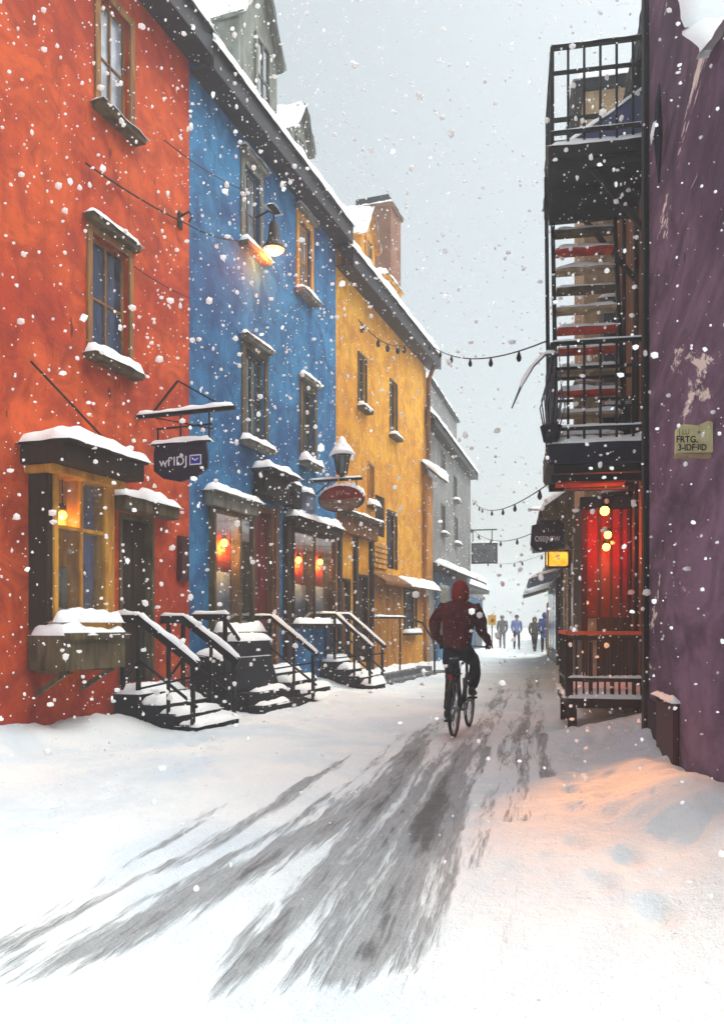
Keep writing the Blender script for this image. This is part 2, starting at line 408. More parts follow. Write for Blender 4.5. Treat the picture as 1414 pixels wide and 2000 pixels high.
def wall_mesh(L, H, D, holes, reveal=0.16, y0=0.0, z0=-0.4):
    """house body with real window and door openings in its street face"""
    mb = MB(); us = sorted({0.0, L} | {h[i] for h in holes for i in (0, 1)}); zs = sorted({z0, H} | {h[i] for h in holes for i in (2, 3)})
    us = [u for u in us if 0 <= u <= L]; zs = [z for z in zs if z0 <= z <= H]
    for i in range(len(us) - 1):
        for j in range(len(zs) - 1):
            cu, cz = (us[i] + us[i + 1]) / 2, (zs[j] + zs[j + 1]) / 2
            if any(h[0] < cu < h[1] and h[2] < cz < h[3] for h in holes): continue
            mb.add([(us[i], y0, zs[j]), (us[i + 1], y0, zs[j]), (us[i + 1], y0, zs[j + 1]), (us[i], y0, zs[j + 1])], [(0, 1, 2, 3)])
    for a, b, c, d in holes:
        e = y0 + reveal
        mb.add([(a, y0, c), (b, y0, c), (b, y0, d), (a, y0, d), (a, e, c), (b, e, c), (b, e, d), (a, e, d)], [(0, 4, 5, 1), (1, 5, 6, 2), (2, 6, 7, 3), (3, 7, 4, 0)])
    mb.add([(0, y0, z0), (L, y0, z0), (L, D, z0), (0, D, z0), (0, y0, H), (L, y0, H), (L, D, H), (0, D, H)], [(0, 3, 7, 4), (1, 5, 6, 2), (2, 6, 7, 3), (4, 7, 6, 5)])
    return mb

def window(root, r, fm, pm, nx=2, nz=2, trim=0.08, sill=True, snow=True, lintel=False, proud=0.03, bar=0.03, sillm=None, snow_t=0.07, name='window', seat=0.11):
    a, b, c, d = r; mb = MB()
    # surround on the wall face, butted piece to piece
    mb.box(a - trim, a, -proud, 0.02, c, d); mb.box(b, b + trim, -proud, 0.02, c, d)
    mb.box(a - trim, b + trim, -proud, 0.02, d, d + trim)
    # sash inside the opening
    s = 0.045; y0, y1 = seat - 0.05, seat
    mb.box(a + .001, a + s, y0, y1, c + .001, d - .001); mb.box(b - s, b - .001, y0, y1, c + .001, d - .001)
    mb.box(a + s, b - s, y0, y1, c + .001, c + s); mb.box(a + s, b - s, y0, y1, d - s, d - .001)
    for i in range(1, nx):
        x = a + (b - a) * i / nx; mb.box(x - bar / 2, x + bar / 2, y0 + .004, y1, c + s, d - s)
    for j in range(1, nz):
        z = c + (d - c) * j / nz; mb.box(a + s, b - s, y0 + .008, y1 - .003, z - bar / 2, z + bar / 2)
    wn = mb.build(name, fm, root, bevel=0.004)
    MB().box(a + .01, b - .01, seat - 0.02, seat + 0.01, c + .01, d - .01).build('pane', pm, wn)
    if sill:
        MB().box(a - trim - .04, b + trim + .04, -0.17, 0.06, c - 0.09, c - .001).build('sill', sillm or fm, wn, bevel=0.008)
        if snow: snow_cap(wn, (a - trim - .05, -0.18, c), (b - a + 2 * trim + .10, 0, 0), (0, 0.20, 0), snow_t, rad=0.06)
    if lintel:
        MB().box(a - trim - .03, b + trim + .03, -0.12, 0.0, d + trim, d + trim + 0.10).build('lintel', sillm or fm, wn, bevel=0.008)
        if snow: snow_cap(wn, (a - trim - .04, -0.13, d + trim + .10), (b - a + 2 * trim + .08, 0, 0), (0, 0.13, 0), snow_t * 0.8, rad=0.05)
    return wn

def gable_roof(root, L, H, D, over=0.34, pitch=44, mat=None, snow=0.17, fas=0.36, end0=0.0, end1=0.0, ridge=None):
    """steep roof with a deep dark fascia and a thick snow blanket that bulges over the eave"""
    t = math.tan(R(pitch)); ry = ridge or D / 2; zr = H + (ry) * t
    ze = H - over * t * 0.35
    mb = MB(); x0, x1 = -end0, L + end1
    mb.prism([(-over, ze), (ry, zr), (D + 0.1, H - 0.1), (D, H - 0.25), (ry, zr - 0.30), (-0.0, H - 0.02), (-over, ze - 0.06)], x0, x1, 'x')
    rf = mb.build('roof', mat or M['slate'], root)
    MB().box(x0, x1, -over - 0.06, -over - 0.001, ze - fas, ze + 0.04).build('fascia', mat or M['slate'], rf, bevel=0.01)
    MB().box(x0, x1, -over, -0.003, ze - fas + 0.03, ze - fas + 0.06).build('soffit', mat or M['slate'], rf)
    snow_cap(rf, (x0 - .02, -over - 0.10, ze + 0.01), (x1 - x0 + .04, 0, 0), (0, ry + over + 0.1, zr - ze), snow, rad=0.24, lump=0.45, over=0.035, step=0.11)
    return rf, ze

# ------------------------------------------------------------------ ground
RA = R(11.9); RD = Vector((math.sin(RA), math.cos(RA))); RP = Vector((math.cos(RA), -math.sin(RA)))
LA, LT = 19.7, math.tan(R(19.7)); LX0 = -6.826                 # left fronts: X = LX0 + LT*Y
RGA, RT, RX0 = 10.4, math.tan(R(10.4)), 1.35                    # right purple front: X = RX0 + RT*Y
def left_x(y): return LX0 + LT * y if y < 24.3 else 1.87 + math.tan(R(15.5)) * (y - 24.3)
def right_x(y): return RX0 + RT * y if y < 8.1 else RX0 + 0.30 + RT * y
def ground_h(x, y):
    dl = (x - left_x(y)) * 0.94; dr = (right_x(y) - x) * 0.98
    h = 0.018 * N(x * 1.3, y * 0.9, 1.0) + 0.010 * N(x * 4.1, y * 3.1, 5.0)
    s = x * RP.x + y * RP.y
    road = math.exp(-((s + 1.05) / 1.25) ** 2)
    h += 0.05 * (1 - road) * (1 + 0.8 * N(x * 0.9, y * 0.7, 8.0))
    h += (0.016 * N(x * 7.5, y * 7.5, 3.0) + 0.010 * N(x * 15, y * 15, 6.0)) * (1 - .6 * road) * (1 if y < 18 else 0)
    h += 0.012 * N(s * 9, (x * RD.x + y * RD.y) * 0.7, 3.0) * road
    if 1.0 < y < 60:
        h += (0.19 + 0.12 * N(x * 1.1, y * 1.1, 12.0) + .04 * N(x * 4, y * 4, 2)) * math.exp(-(max(dl, 0) / 0.55) ** 2)
        h += (0.20 + 0.12 * N(x * 1.2, y * 1.2, 21.0) + .05 * N(x * 5, y * 5, 2)) * math.exp(-(max(dr, 0) / 0.42) ** 2)
    # mound shovelled against the porch and at the foot of the purple house
    h += 0.20 * math.exp(-(((x - 2.65) / 0.75) ** 2 + ((y - 9.0) / 0.55) ** 2)) + 0.16 * math.exp(-(((x - 1.95) / 0.40) ** 2 + ((y - 5.3) / 0.7) ** 2))
    h += 0.14 * math.exp(-(((x + 0.35) / 0.7) ** 2 + ((y - 14.2) / 1.0) ** 2))
    return h
_fp = []
_rf = random.Random(5)
def _trail(pts, gap=0.36):
    for (xa, ya), (xb, yb) in zip(pts, pts[1:]):
        d = Vector((xb - xa, yb - ya)); n_ = int(d.length / gap); d.normalize(); q = Vector((-d.y, d.x))
        for i in range(n_):
            c = Vector((xa, ya)) + d * (i * gap + _rf.uniform(-.05, .05)) + q * ((.10 if i % 2 else -.10) + _rf.uniform(-.03, .03)); _fp.append((c.x, c.y, d.x, d.y))
_trail([(-2.1, 9.6), (-1.5, 8.2), (-1.9, 6.6), (-2.6, 4.6)]); _trail([(-2.0, 9.9), (-.9, 10.6), (.2, 12.8), (1.5, 16)]); _trail([(-.4, 13.2), (.2, 11.0), (.0, 9.2)]); _trail([(2.5, 9.0), (1.9, 7.6), (1.75, 6.4), (1.35, 4.8), (1.2, 3.2)]); _trail([(-.2, 14.6), (1.2, 19), (2.6, 24)])
_fg = {}
for f_ in _fp: _fg.setdefault((int(f_[0] // .5), int(f_[1] // .5)), []).append(f_)
def foot(x, y):
    h = 0.0; a, b = int(x // .5), int(y // .5)
    for i in (a - 1, a, a + 1):
        for j in (b - 1, b, b + 1):
            for fx, fy, dx_, dy_ in _fg.get((i, j), ()):
                u, v = (x - fx) * dx_ + (y - fy) * dy_, -(x - fx) * dy_ + (y - fy) * dx_
                e = (u / .16) ** 2 + (v / .075) ** 2
                h += -.040 * math.exp(-e * e) + .012 * math.exp(-((math.sqrt(e) - 1.35) / .3) ** 2)
    return h
def slush(x, y):
    s = x * RP.x + y * RP.y; t = x * RD.x + y * RD.y
    wob = 0.10 * N(s * 0.6, t * 0.35, 4.0)
    s2 = s + wob; v = 0.0
    near = max(0.0, min(1.0, (y - 2.85) / 0.5))
    def g(c, wd, a): return a * math.exp(-((s2 - c) / wd) ** 2)
    bend = -0.60 * max(0.0, (6.2 - y) / 3.3) ** 1.2 if y < 6.2 else 0.0
    v += g(-0.70, 0.13, 1.05) * (1 if y < 14 else max(0, 1 - (y - 14) / 10))
    v += g(-0.50, 0.05, 0.62) * max(0.0, 1 - max(0, y - 12) / 8)
    v += g(-0.93, 0.045, 0.60) * max(0.0, 1 - max(0, y - 9) / 6)
    v += g(-1.30 + bend, 0.13, 1.00) * max(0.12, 1 - max(0, y - 9) / 7)
    v += g(-1.14, 0.09, 0.92) * (1 if y < 4.6 else 0.62) * max(0.1, 1 - max(0, y - 10) / 6)
    v += g(-1.56 + bend * .8, 0.05, 0.62) * max(0.0, 1 - max(0, y - 7) / 4)
    v += g(-1.86 + bend * 0.5, 0.07, 0.66) * max(0, 1 - max(0, y - 7) / 3)
    v += g(-2.20, 0.05, 0.50) * (1 if y < 6.5 else 0)
    v += g(-1.0, 0.55, 0.15)
    v += g(-0.12, 0.12, 1.0 if y > 9 else .60) * (1 if y > 5.5 else 0.2) * max(0.0, 1 - max(0, y - 20) / 10)
    v += g(-0.32, 0.05, 0.55) * (1 if y > 4.5 else 0.3) * max(0.0, 1 - max(0, y - 16) / 10)
    v += g(0.10, 0.07, 0.75) * (1 if 7 < y < 22 else 0)
    v *= 1.0 if y < 7 else max(.55, 1 - (y - 7) / 10)
    v *= 0.72 + 0.55 * N(s * 1.7, t * 0.45, 9.0) + 0.18 * N(s * 6, t * 1.2, 2.0)
    return max(0.0, v) * near * (1.0 if y < 20 else max(0.0, 1 - (y - 20) / 18))
def axis(a, b, st, lo, hi, grow):
    xs = list(np.arange(a, b, st)); s_ = st
    while xs[-1] < hi: s_ *= grow; xs.append(xs[-1] + s_)
    s_ = st; left = []
    x = a
    while x > lo: s_ *= grow; x -= s_; left.append(x)
    return left[::-1] + xs
gx = axis(-4.5, 5.0, 0.05, -230, 240, 1.22); gy = axis(1.6, 15.0, 0.055, -60, 260, 1.05)
gv = [(x, y, ground_h(x, y) + (foot(x, y) if 2 < y < 26 and abs(x) < 6 else 0)) for y in gy for x in gx]
Wd = len(gx); gf = [(j * Wd + i, j * Wd + i + 1, (j + 1) * Wd + i + 1, (j + 1) * Wd + i) for j in range(len(gy) - 1) for i in range(Wd - 1)]
gm = bpy.data.meshes.new('snowy_street'); gm.from_pydata(gv, [], gf)
at = gm.attributes.new('slush', 'FLOAT', 'POINT'); at.data.foreach_set('value', [slush(p[0], p[1]) for p in gv])
gm.polygons.foreach_set('use_smooth', [True] * len(gm.polygons))
g = NT('trodden_snow_and_slush')
att = g.n('Attribute', attribute_name='slush').outputs['Fac']
mp = g.mapping((1, 1, 1), (0, 0, RA))
stre = g.n('Mapping', {'Vector': mp, 'Scale': (11.0, 0.75, 1.0)}).outputs[0]
stre2 = g.n('Mapping', {'Vector': mp, 'Scale': (42.0, 3.2, 1.0)}).outputs[0]
n1, n2, n3 = g.noise(1.0, 6, 0.62, stre, 0.4), g.noise(1.0, 5, 0.65, stre2), g.noise(5.0, 6, 0.6)
val = g.math('ADD', att, g.math('ADD', g.math('MULTIPLY', g.math('SUBTRACT', n1, 0.5), 1.5), g.math('MULTIPLY', g.math('SUBTRACT', n2, 0.5), 0.95)))
gate = g.ramp(att, 0.03, 0.22)
light = g.math('MULTIPLY', g.ramp(val, 0.20, 0.62), gate); dark = g.math('MULTIPLY', g.ramp(val, 0.66, 1.08), gate)
snowc = g.mix(g.ramp(g.noise(0.9, 5, 0.6), 0.35, 0.7), (0.77, 0.815, 0.845), (0.84, 0.86, 0.865))
blue_shade = g.ramp(g.noise(0.42, 5, 0.62, None, 0.8), 0.44, 0.66)
snowc = g.mix(g.math('MULTIPLY', blue_shade, 0.75), snowc, (0.58, 0.69, 0.78))     # blue shadow washes painted into the snow colour as random patches
speck = g.math('MULTIPLY', g.ramp(g.noise(17, 3, 0.5), 0.745, 0.77), 0.5)
snowc = g.mix(speck, snowc, (0.30, 0.31, 0.34))
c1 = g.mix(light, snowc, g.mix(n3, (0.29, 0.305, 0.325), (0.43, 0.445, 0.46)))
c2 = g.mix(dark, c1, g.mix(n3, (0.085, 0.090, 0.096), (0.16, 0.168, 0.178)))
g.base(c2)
g.t.links.new(g.math('SUBTRACT', 0.92, g.math('MULTIPLY', dark, 0.42)), g.b.inputs['Roughness'])
g.set(Specular_IOR_Level=0.2)
g.bump(g.math('ADD', g.math('MULTIPLY', g.noise(14, 6, 0.65), 0.6), g.math('ADD', g.math('MULTIPLY', g.math('MULTIPLY', n1, light), 0.8), g.math('MULTIPLY', g.noise(75, 3), 0.22))), 0.9, 0.05)
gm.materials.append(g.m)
go = bpy.data.objects.new('snowy_street', gm); COL.objects.link(go); tag(go, kind='structure', label='snow covered street with grey slush wheel tracks')

# ------------------------------------------------------------------ builders for houses
def house(name, fr, L, H, D, mat, holes, label, cat='house', reveal=0.16):
    rt = fr.empty(name, label=label, cat=cat)
    wall_mesh(L - 0.006, H, D, holes, reveal).build('wall', mat, rt)
    return rt

def rect(fr, xl, xr, yt, yb, out=0.0):
    """opening measured at its left edge"""
    u0, z1 = fr.at(xl, yt, out); _, z0 = fr.at(xl, yb, out); u1 = fr.at(xr, None, out)
    return (u0, u1, z0, z1)

def dormer(root, fr_u0, fr_u1, zb, zw, zp, y0, depth, mat, roofm, panem, win=None, flat=False, snow=0.16, tv=0.10):
    u0, u1 = fr_u0, fr_u1; um = (u0 + u1) / 2
    poly = [(u0, zb), (u1, zb), (u1, zw), (um, zp), (u0, zw)] if not flat else [(u0, zb), (u1, zb), (u1, zw), (u0, zw)]
    d = MB().prism(poly, y0, y0 + depth, 'y').build('dormer', mat, root)
    if not flat:
        for sgn, ue in ((-1, u0), (1, u1)):
            sl = (zp - zw) / abs(um - ue); oe = ue + sgn * tv; ze = zw - sl * tv
            q = [(oe, ze), (um, zp), (um, zp + 0.07), (oe, ze + 0.07)]
            MB().prism(q, y0 - 0.12, y0 + depth, 'y').build('roof', roofm, d)
            snow_patch((oe - sgn * 0.01, y0 - 0.15, ze + 0.07), (um - oe, 0, zp - ze), (0, depth + 0.15, 0), snow, rad=0.14, lump=0.4, step=0.09).build('snow_cap', M['snow'], d, smooth=True)
    else:
        MB().box(u0 - 0.08, u1 + 0.08, y0 - 0.10, y0 + depth, zw + .001, zw + 0.10).build('roof', roofm, d, bevel=0.01)
        snow_cap(d, (u0 - 0.09, y0 - 0.11, zw + 0.10), (u1 - u0 + 0.18, 0, 0), (0, depth, 0), snow, rad=0.12, step=0.08)
    if win:
        a, b, c, e = win; mb = MB()
        for q in ((a - .07, a, c, e), (b, b + .07, c, e), (a - .07, b + .07, e, e + .07), (a - .07, b + .07, c - .07, c)): mb.box(q[0], q[1], y0 - 0.05, y0 - .002, q[2], q[3])
        mb.box((a + b) / 2 - .018, (a + b) / 2 + .018, y0 - 0.035, y0 - .012, c, e); mb.box(a, b, y0 - 0.032, y0 - .014, (c + e) / 2 - .018, (c + e) / 2 + .018)
        mb.build('window', M['greywood'] if mat is M['dormer'] else M['ochre'], d, bevel=0.004)
        MB().box(a, b, y0 - 0.012, y0 - .003, c, e).build('pane', panem, d)
        snow_cap(d, (a - .08, y0 - 0.10, c - .06), (b - a + .16, 0, 0), (0, 0.10, 0), 0.08, rad=0.05)
    return d

def door(root, r, fm, lm, lintel=None, snow=0.10, panels=True, seat=0.10):
    a, b, c, d = r
    leaf = MB().box(a + .06, b - .06, seat, seat + .05, c, d - .06)
    if panels:
        wd = b - a - .12
        for z0, z1 in ((c + .15, c + (d - c) * .42), (c + (d - c) * .48, d - .22)):
            for x0, x1 in ((a + .06 + wd * .12, a + .06 + wd * .44), (a + .06 + wd * .56, a + .06 + wd * .88)):
                leaf.box(x0, x1, seat - .015, seat - .001, z0, z1)
    lf = leaf.build('door', lm, root, bevel=0.006)
    MB().box(a + .001, a + .06, -.02, seat + .05, c, d - .06).box(b - .06, b - .001, -.02, seat + .05, c, d - .06).box(a + .001, b - .001, -.02, seat + .05, d - .06, d - .001).build('frame', fm, lf, bevel=0.005)
    MB().ball((a + .14, seat - .05, (c + d) / 2 - .05), .03).tube([(a + .14, seat - .05, (c + d) / 2 - .05), (a + .14, seat, (c + d) / 2 - .05)], .012).build('handle', M['chrome'], lf, smooth=True)
    if lintel:
        x0, x1, z0, z1, dep = lintel
        MB().box(x0, x1, -dep, -.002, z0, z1).build('lintel', fm, lf, bevel=0.012)
        if snow: snow_cap(lf, (x0 - .02, -dep - .02, z1), (x1 - x0 + .04, 0, 0), (0, dep + .02, 0), snow * 1.5, rad=0.12, lump=0.7, step=.04)
    return lf

def shop_window(root, r, fm, mullions=(0.5,), transom=None, room=M['warmroom'], depth=0.85, out=0.0, head=None, sill=True, snow=0.10, curtain=None):
    a, b, c, d = r; mb = MB(); s = .07
    y0, y1 = -out, .10
    mb.box(a + .002, a + s, y0, y1, c, d).box(b - s, b - .002, y0, y1, c, d).box(a + s, b - s, y0, y1, d - s, d - .002).box(a + s, b - s, y0, y1, c, c + s)
    for m in mullions: mb.box(a + (b - a) * m - .03, a + (b - a) * m + .03, y0 + .02, y1 - .01, c + s, d - s)
    if transom: mb.box(a + s, b - s, y0 + .024, y1 - .014, c + (d - c) * transom - .022, c + (d - c) * transom + .022)
    w_ = mb.build('shop_window', fm, root, bevel=0.006)
    MB().box(a + .03, b - .03, y0 + .035, y0 + .045, c + .03, d - .03).build('pane', M['clear'], w_)
    rm = MB(); q0, q1 = .14, .14 + depth
    rm.add([(a, q0, c), (b, q0, c), (b, q0, d), (a, q0, d), (a, q1, c), (b, q1, c), (b, q1, d), (a, q1, d)], [(4, 5, 6, 7), (0, 4, 7, 3), (1, 2, 6, 5), (0, 1, 5, 4), (3, 7, 6, 2)])
    rm.build('room', room, w_)
    for k in (curtain or ()):
        x0, x1, z0, z1, m = k[:5]; yq = k[5] if len(k) > 5 else .22; mbc = MB(); n = 14
        vs = []
        for i in range(n + 1):
            x = x0 + (x1 - x0) * i / n; yy = yq + .022 * math.sin(i * 2.4)
            vs += [(x, yy, z0), (x, yy, z1), (x, yy + .012, z1), (x, yy + .012, z0)]
        fs = []
        for i in range(n):
            o = 4 * i; fs += [(o, o + 4, o + 5, o + 1), (o + 3, o + 2, o + 6, o + 7), (o + 1, o + 5, o + 6, o + 2), (o, o + 3, o + 7, o + 4)]
        mbc.add(vs, fs).build('curtain', m, w_, smooth=True)
    if head:
        x0, x1, h, dep, m = head
        MB().box(x0, x1, -dep, -.003, d + .01, d + .01 + h).box(x0 - .03, x1 + .03, -dep - .05, -.003, d + .01 + h + .001, d + .05 + h).build('cornice', m, w_, bevel=0.01)
        snow_cap(w_, (x0 - .05, -dep - .07, d + .05 + h), (x1 - x0 + .10, 0, 0), (0, dep + .07, 0), snow * 1.0, rad=.12, lump=.5, step=.05)
    if sill:
        MB().box(a - .06, b + .06, -out - .14, -.003, c - .10, c - .001).build('sill', fm, w_, bevel=0.01)
        snow_cap(w_, (a - .07, -out - .16, c), (b - a + .14, 0, 0), (0, .15, 0), snow, rad=.07, lump=.6, step=.04)
    return w_

def rail_snow(root, a, b, wd=0.07, t=0.05):
    a, b = Vector(a), Vector(b); d = (b - a).normalized(); side = Vector((-d.y, d.x, 0)).normalized() * wd
    return snow_cap(root, a - side / 2, b - a, side, t, rad=0.035, lump=.6, step=.03, over=.008, skirt=.004)

def point_light(name, loc, col, energy, parent=None, radius=.05):
    l = bpy.data.lights.new(name, 'POINT'); l.color = col; l.energy = energy; l.shadow_soft_size = radius
    o = bpy.data.objects.new(name, l); COL.objects.link(o); o.location = loc
    if parent: o.parent = parent
    return o

def pendant(loc, label, drop=0.35, energy=5.0, shade=True, group='lit lamps hanging in the shop windows', r=.075, col=(1.0, .48, .12)):
    rt = empty('pendant_lamp', loc, 0, label, 'lamp', group)
    MB().tube([(0, 0, drop), (0, 0, .08)], .008, 6).build('cord', M['iron'], rt)
    MB().lathe([(.012, .12), (.035, .11), (.045, .05), (.035, .05), (.02, .10)], (0, 0, 0), 14).build('cap', M['iron'], rt, smooth=True)
    MB().ball((0, 0, -.02), r, 14, 10).build('bulb', M['bulb'], rt, smooth=True)
    point_light('lamp_light', (0, .03, -r - .06), col, energy, rt, .05)
    return rt

# ------------------------------------------------------------------ left row: red, blue, ochre
FL = Frame((LX0 + LT * 5.5, 5.5), LA)
uB, uY = FL.at(370), FL.at(656)
FRD, FBL, FYE = FL, FL.sub(uB), FL.sub(uY)
LRd, LBl, LYe = uB, FBL.at(656), FYE.at(832)

# --- red house
HR = 10.05
w_up = rect(FRD, 194, 252, -18, 208); w_lo = rect(FRD, 178, 250, 452, 692)
bay = rect(FRD, 66, 176, 915, 1212); dr = rect(FRD, 232, 300, 1000, 1338)
red = house('red_house', FRD, LRd, HR, 6.5, M['red'], [w_up, w_lo, bay, dr], 'tall red rendered house with ochre bay window, beside the blue house')
window(red, w_up, M['framebrown'], M['glasspale'], 2, 2, trim=.10, sillm=M['olive'], snow_t=.10)
window(red, w_lo, M['framebrown'], M['glass'], 2, 2, trim=.09, sillm=M['olive'], snow_t=.11, lintel=True)
gable_roof(red, LRd, HR, 6.5)
bw = shop_window(red, bay, M['ochre'], (0.5,), 0.62, M['blueroom'], 0.9, out=0.28, sill=True, snow=.14,
                 head=(bay[0] - .22, bay[1] + .22, .20, .62, M['darkbrown']),
                 curtain=[(bay[0] + .08, bay[0] + .46, bay[2] + .62, bay[3] - .06, M['amberglowsheet'], -.08), (bay[0] + .08, bay[0] + .46, bay[2] + .07, bay[2] + .61, M['curtain'], -.09), (bay[0] + .48, bay[1] - .08, bay[2] + .07, bay[3] - .06, M['blueroom'], -.13)])
MB().box(bay[0] - .09, bay[0] - .002, -.26, -.002, bay[2] - .1, bay[3]).build('pilaster', M['darkbrown'], bw, bevel=.008)
MB().box(bay[1] + .002, bay[1] + .13, -.26, -.002, bay[2] - .1, bay[3]).build('pilaster', M['ochre'], bw, bevel=.008)
MB().box(bay[0] - .16, bay[1] + .16, -.40, -.004, bay[3] - .075, bay[3] + .008).build('bed_moulding', M['ochre'], bw, bevel=.01)
door(red, dr, M['olive'], M['darkbrown'], (dr[0] - .16, dr[1] + .34, dr[3] + .02, dr[3] + .20, .20), snow=.11)
q = rect(FRD, 345, 364, 1046, 1135)
MB().box(q[0], q[1], -.05, -.002, q[2], q[3]).box(q[0] + .03, q[1] - .03, -.065, -.051, q[2] + .05, q[3] - .05).build('shutter', M['maroon'], red, bevel=.006)
pu, pz = FRD.at(122, 1003, .15)
pendant(FRD.world(pu, -.15, pz), 'glowing amber lamp in the ochre bay window of the red house', 0.45, 4, True, r=.05)

# window box under the bay
pb = FRD.empty('window_box', bay[0] - .12, -.02, 0, label='long olive wooden window box heaped with snow under the ochre bay window', cat='planter')
_, zb1 = FRD.at(40, 1240, .5); zb0 = zb1 - .40; Lp = bay[1] - bay[0] + .10
mb = MB().box(0, Lp, -.50, -.47, zb0, zb1).box(0, Lp, -.03, 0, zb0, zb1).box(0, .03, -.47, -.03, zb0, zb1).box(Lp - .03, Lp, -.47, -.03, zb0, zb1).box(.03, Lp - .03, -.47, -.03, zb0, zb0 + .03)
mb.build('trough', M['olive'], pb, bevel=.008)
MB().box(-.03, Lp + .03, -.54, -.501, zb1 - .07, zb1 + .01).build('rim', M['olive'], pb, bevel=.008)
MB().box(.03, Lp - .03, -.47, -.03, zb1 - .12, zb1 - .04).build('soil', M['darkstone'], pb)
snow_cap(pb, (-.02, -.52, zb1 + .005), (Lp + .04, 0, 0), (0, .48, 0), .13, rad=.14, lump=.9, step=.04)
for x in (.15, Lp - .15): MB().bar((x, -.40, zb0 - .02), (x, -.001, zb0 - .26), .05).bar((x, -.46, zb0 - .02), (x, -.001, zb0 - .02), .045, .036).build('bracket', M['olive'], pb)

# --- blue house
HB = 9.90
bw1 = rect(FBL, 476, 506, 318, 476); bw2 = rect(FBL, 583, 606, 425, 566)
bw3 = rect(FBL, 478, 516, 680, 860); bw4 = rect(FBL, 590, 613, 755, 900)
sh1 = rect(FBL, 408, 488, 990, 1232); bd = rect(FBL, 492, 533, 985, 1312); sh2 = rect(FBL, 562, 646, 1030, 1216)
blue = house('blue_house', FBL, LBl, HB, 6.5, M['blue'], [bw1, bw2, bw3, bw4, sh1, bd, sh2], 'tall blue rendered house with two grey roof dormers, between the red and ochre houses')
for r_, pm, fm in ((bw1, M['glasspale'], M['greywood']), (bw2, M['glasspale'], M['ochre']), (bw3, M['glassteal'], M['olive']), (bw4, M['glassteal'], M['olive'])):
    window(blue, r_, fm, pm, 2, 2, trim=.12, sillm=M['greywood'], snow_t=.12, lintel=True)
gable_roof(blue, LBl, HB, 6.5)
shop_window(blue, sh1, M['olive'], (0.66,), None, M['curtain'], .9, out=.10, snow=.14, head=(sh1[0] - .14, sh1[1] + .02, .20, .16, M['greywood']),
            curtain=[(sh1[0] + .10, sh1[0] + .95, sh1[2] + .95, sh1[3] - .08, M['redglowsheet'], .12), (sh1[0] + .10, sh1[0] + .90, sh1[2] + .07, sh1[2] + .94, M['steelblue'], .11), (sh1[1] - .50, sh1[1] - .08, sh1[2], sh1[3], M['olive'])])
door(blue, bd, M['brown'], M['burgundy'], None)
MB().box(bd[1] + .005, bd[1] + .16, -.06, -.002, bd[2] - .3, bd[3] + .1).build('pilaster', M['brown'], blue, bevel=.01)
MB().box(bd[0] - .06, bd[0] - .004, -.06, -.002, bd[2] - .3, bd[3] + .1).build('pilaster', M['olive'], blue, bevel=.01)
shop_window(blue, sh2, M['darkbrown'], (0.5,), None, M['curtain'], .9, out=.12, snow=.14, head=(sh2[0] - .10, sh2[1] + .10, .16, .20, M['darkbrown']),
            curtain=[(sh2[0] + .08, (sh2[0] + sh2[1]) / 2 - .05, sh2[2] + .75, sh2[3] - .08, M['redglowsheet'], .12), ((sh2[0] + sh2[1]) / 2 + .05, sh2[1] - .08, sh2[2] + .75, sh2[3] - .08, M['redglowsheet'], .12), (sh2[0] + .10, sh2[1] - .10, sh2[2] + .07, sh2[2] + .74, M['steelblue'], .11)])
MB().box(sh2[0] - .22, sh2[0] - .004, -.10, -.002, sh2[2] - 1.2, sh2[3] + .1).build('pilaster', M['darkbrown'], blue, bevel=.01)
MB().box(sh2[1] + .004, sh2[1] + .14, -.10, -.002, sh2[2] - 1.2, sh2[3] + .1).build('pilaster', M['brown'], blue, bevel=.01)
# hood and fuse boxes over the burgundy door
a0, za = FBL.at(492, 968); a1 = FBL.at(552)
hd = MB().box(a0, a1, -.30, -.003, za, za + .12).box(a0 + .06, a1 - .1, -.20, -.003, za + .121, za + .42).build('door_hood', M['blackwood'], blue, bevel=.012)
MB().box(a0 - .05, a1 + .02, -.36, -.003, za + .421, za + .48).build('ledge', M['slate'], hd, bevel=.01)
snow_cap(hd, (a0 - .06, -.38, za + .48), (a1 - a0 + .1, 0, 0), (0, .37, 0), .10, rad=.1, lump=.6)
x0, z0_ = FBL.at(552, 990); x1 = FBL.at(592)
for i, (aa, bb, dz, hh, dp) in enumerate(((x0 + .02, x0 + .42, .0, .44, .20), (x0 + .48, x1, -.05, .40, .26))):
    fb = MB().box(aa, bb, -dp, -.003, z0_ + dz, z0_ + dz + hh).box(aa + .05, bb - .05, -dp - .015, -dp - .001, z0_ + dz + .06, z0_ + dz + hh - .06).build('meter_box', M['steelblue'] if i else M['slate'], blue, bevel=.01)
    snow_cap(fb, (aa - .01, -dp - .02, z0_ + dz + hh), (bb - aa + .02, 0, 0), (0, dp, 0), .09, rad=.08)
_, zD = FBL.at(460, 110, -.2)
du0, du1 = FBL.at(461, None, -.15), FBL.at(536, None, -.15)
dormer(blue, du0, du1, 9.3, 11.55, 12.75, .10, 2.8, M['dormer'], M['greywood'], M['glassteal'], (du0 + .62, du1 - .40, 10.35, 11.55), snow=.12, tv=.05)
e0, e1 = FBL.at(568, None, -.25), FBL.at(601, None, -.25)
dormer(blue, e0, e1, 9.3, 11.05, 11.65, .25, 1.8, M['dormer'], M['greywood'], M['glasspale'], (e0 + .26, e1 - .26, 10.40, 11.0), snow=.18)
for px_, txt in ((424, 'bare amber bulb glowing before an added red sheet in the first blue shop window'),):
    u_, z_ = FBL.at(438, 1058, .0); pendant(FBL.world(u_, .0, z_), txt, .45, 28, r=.06)
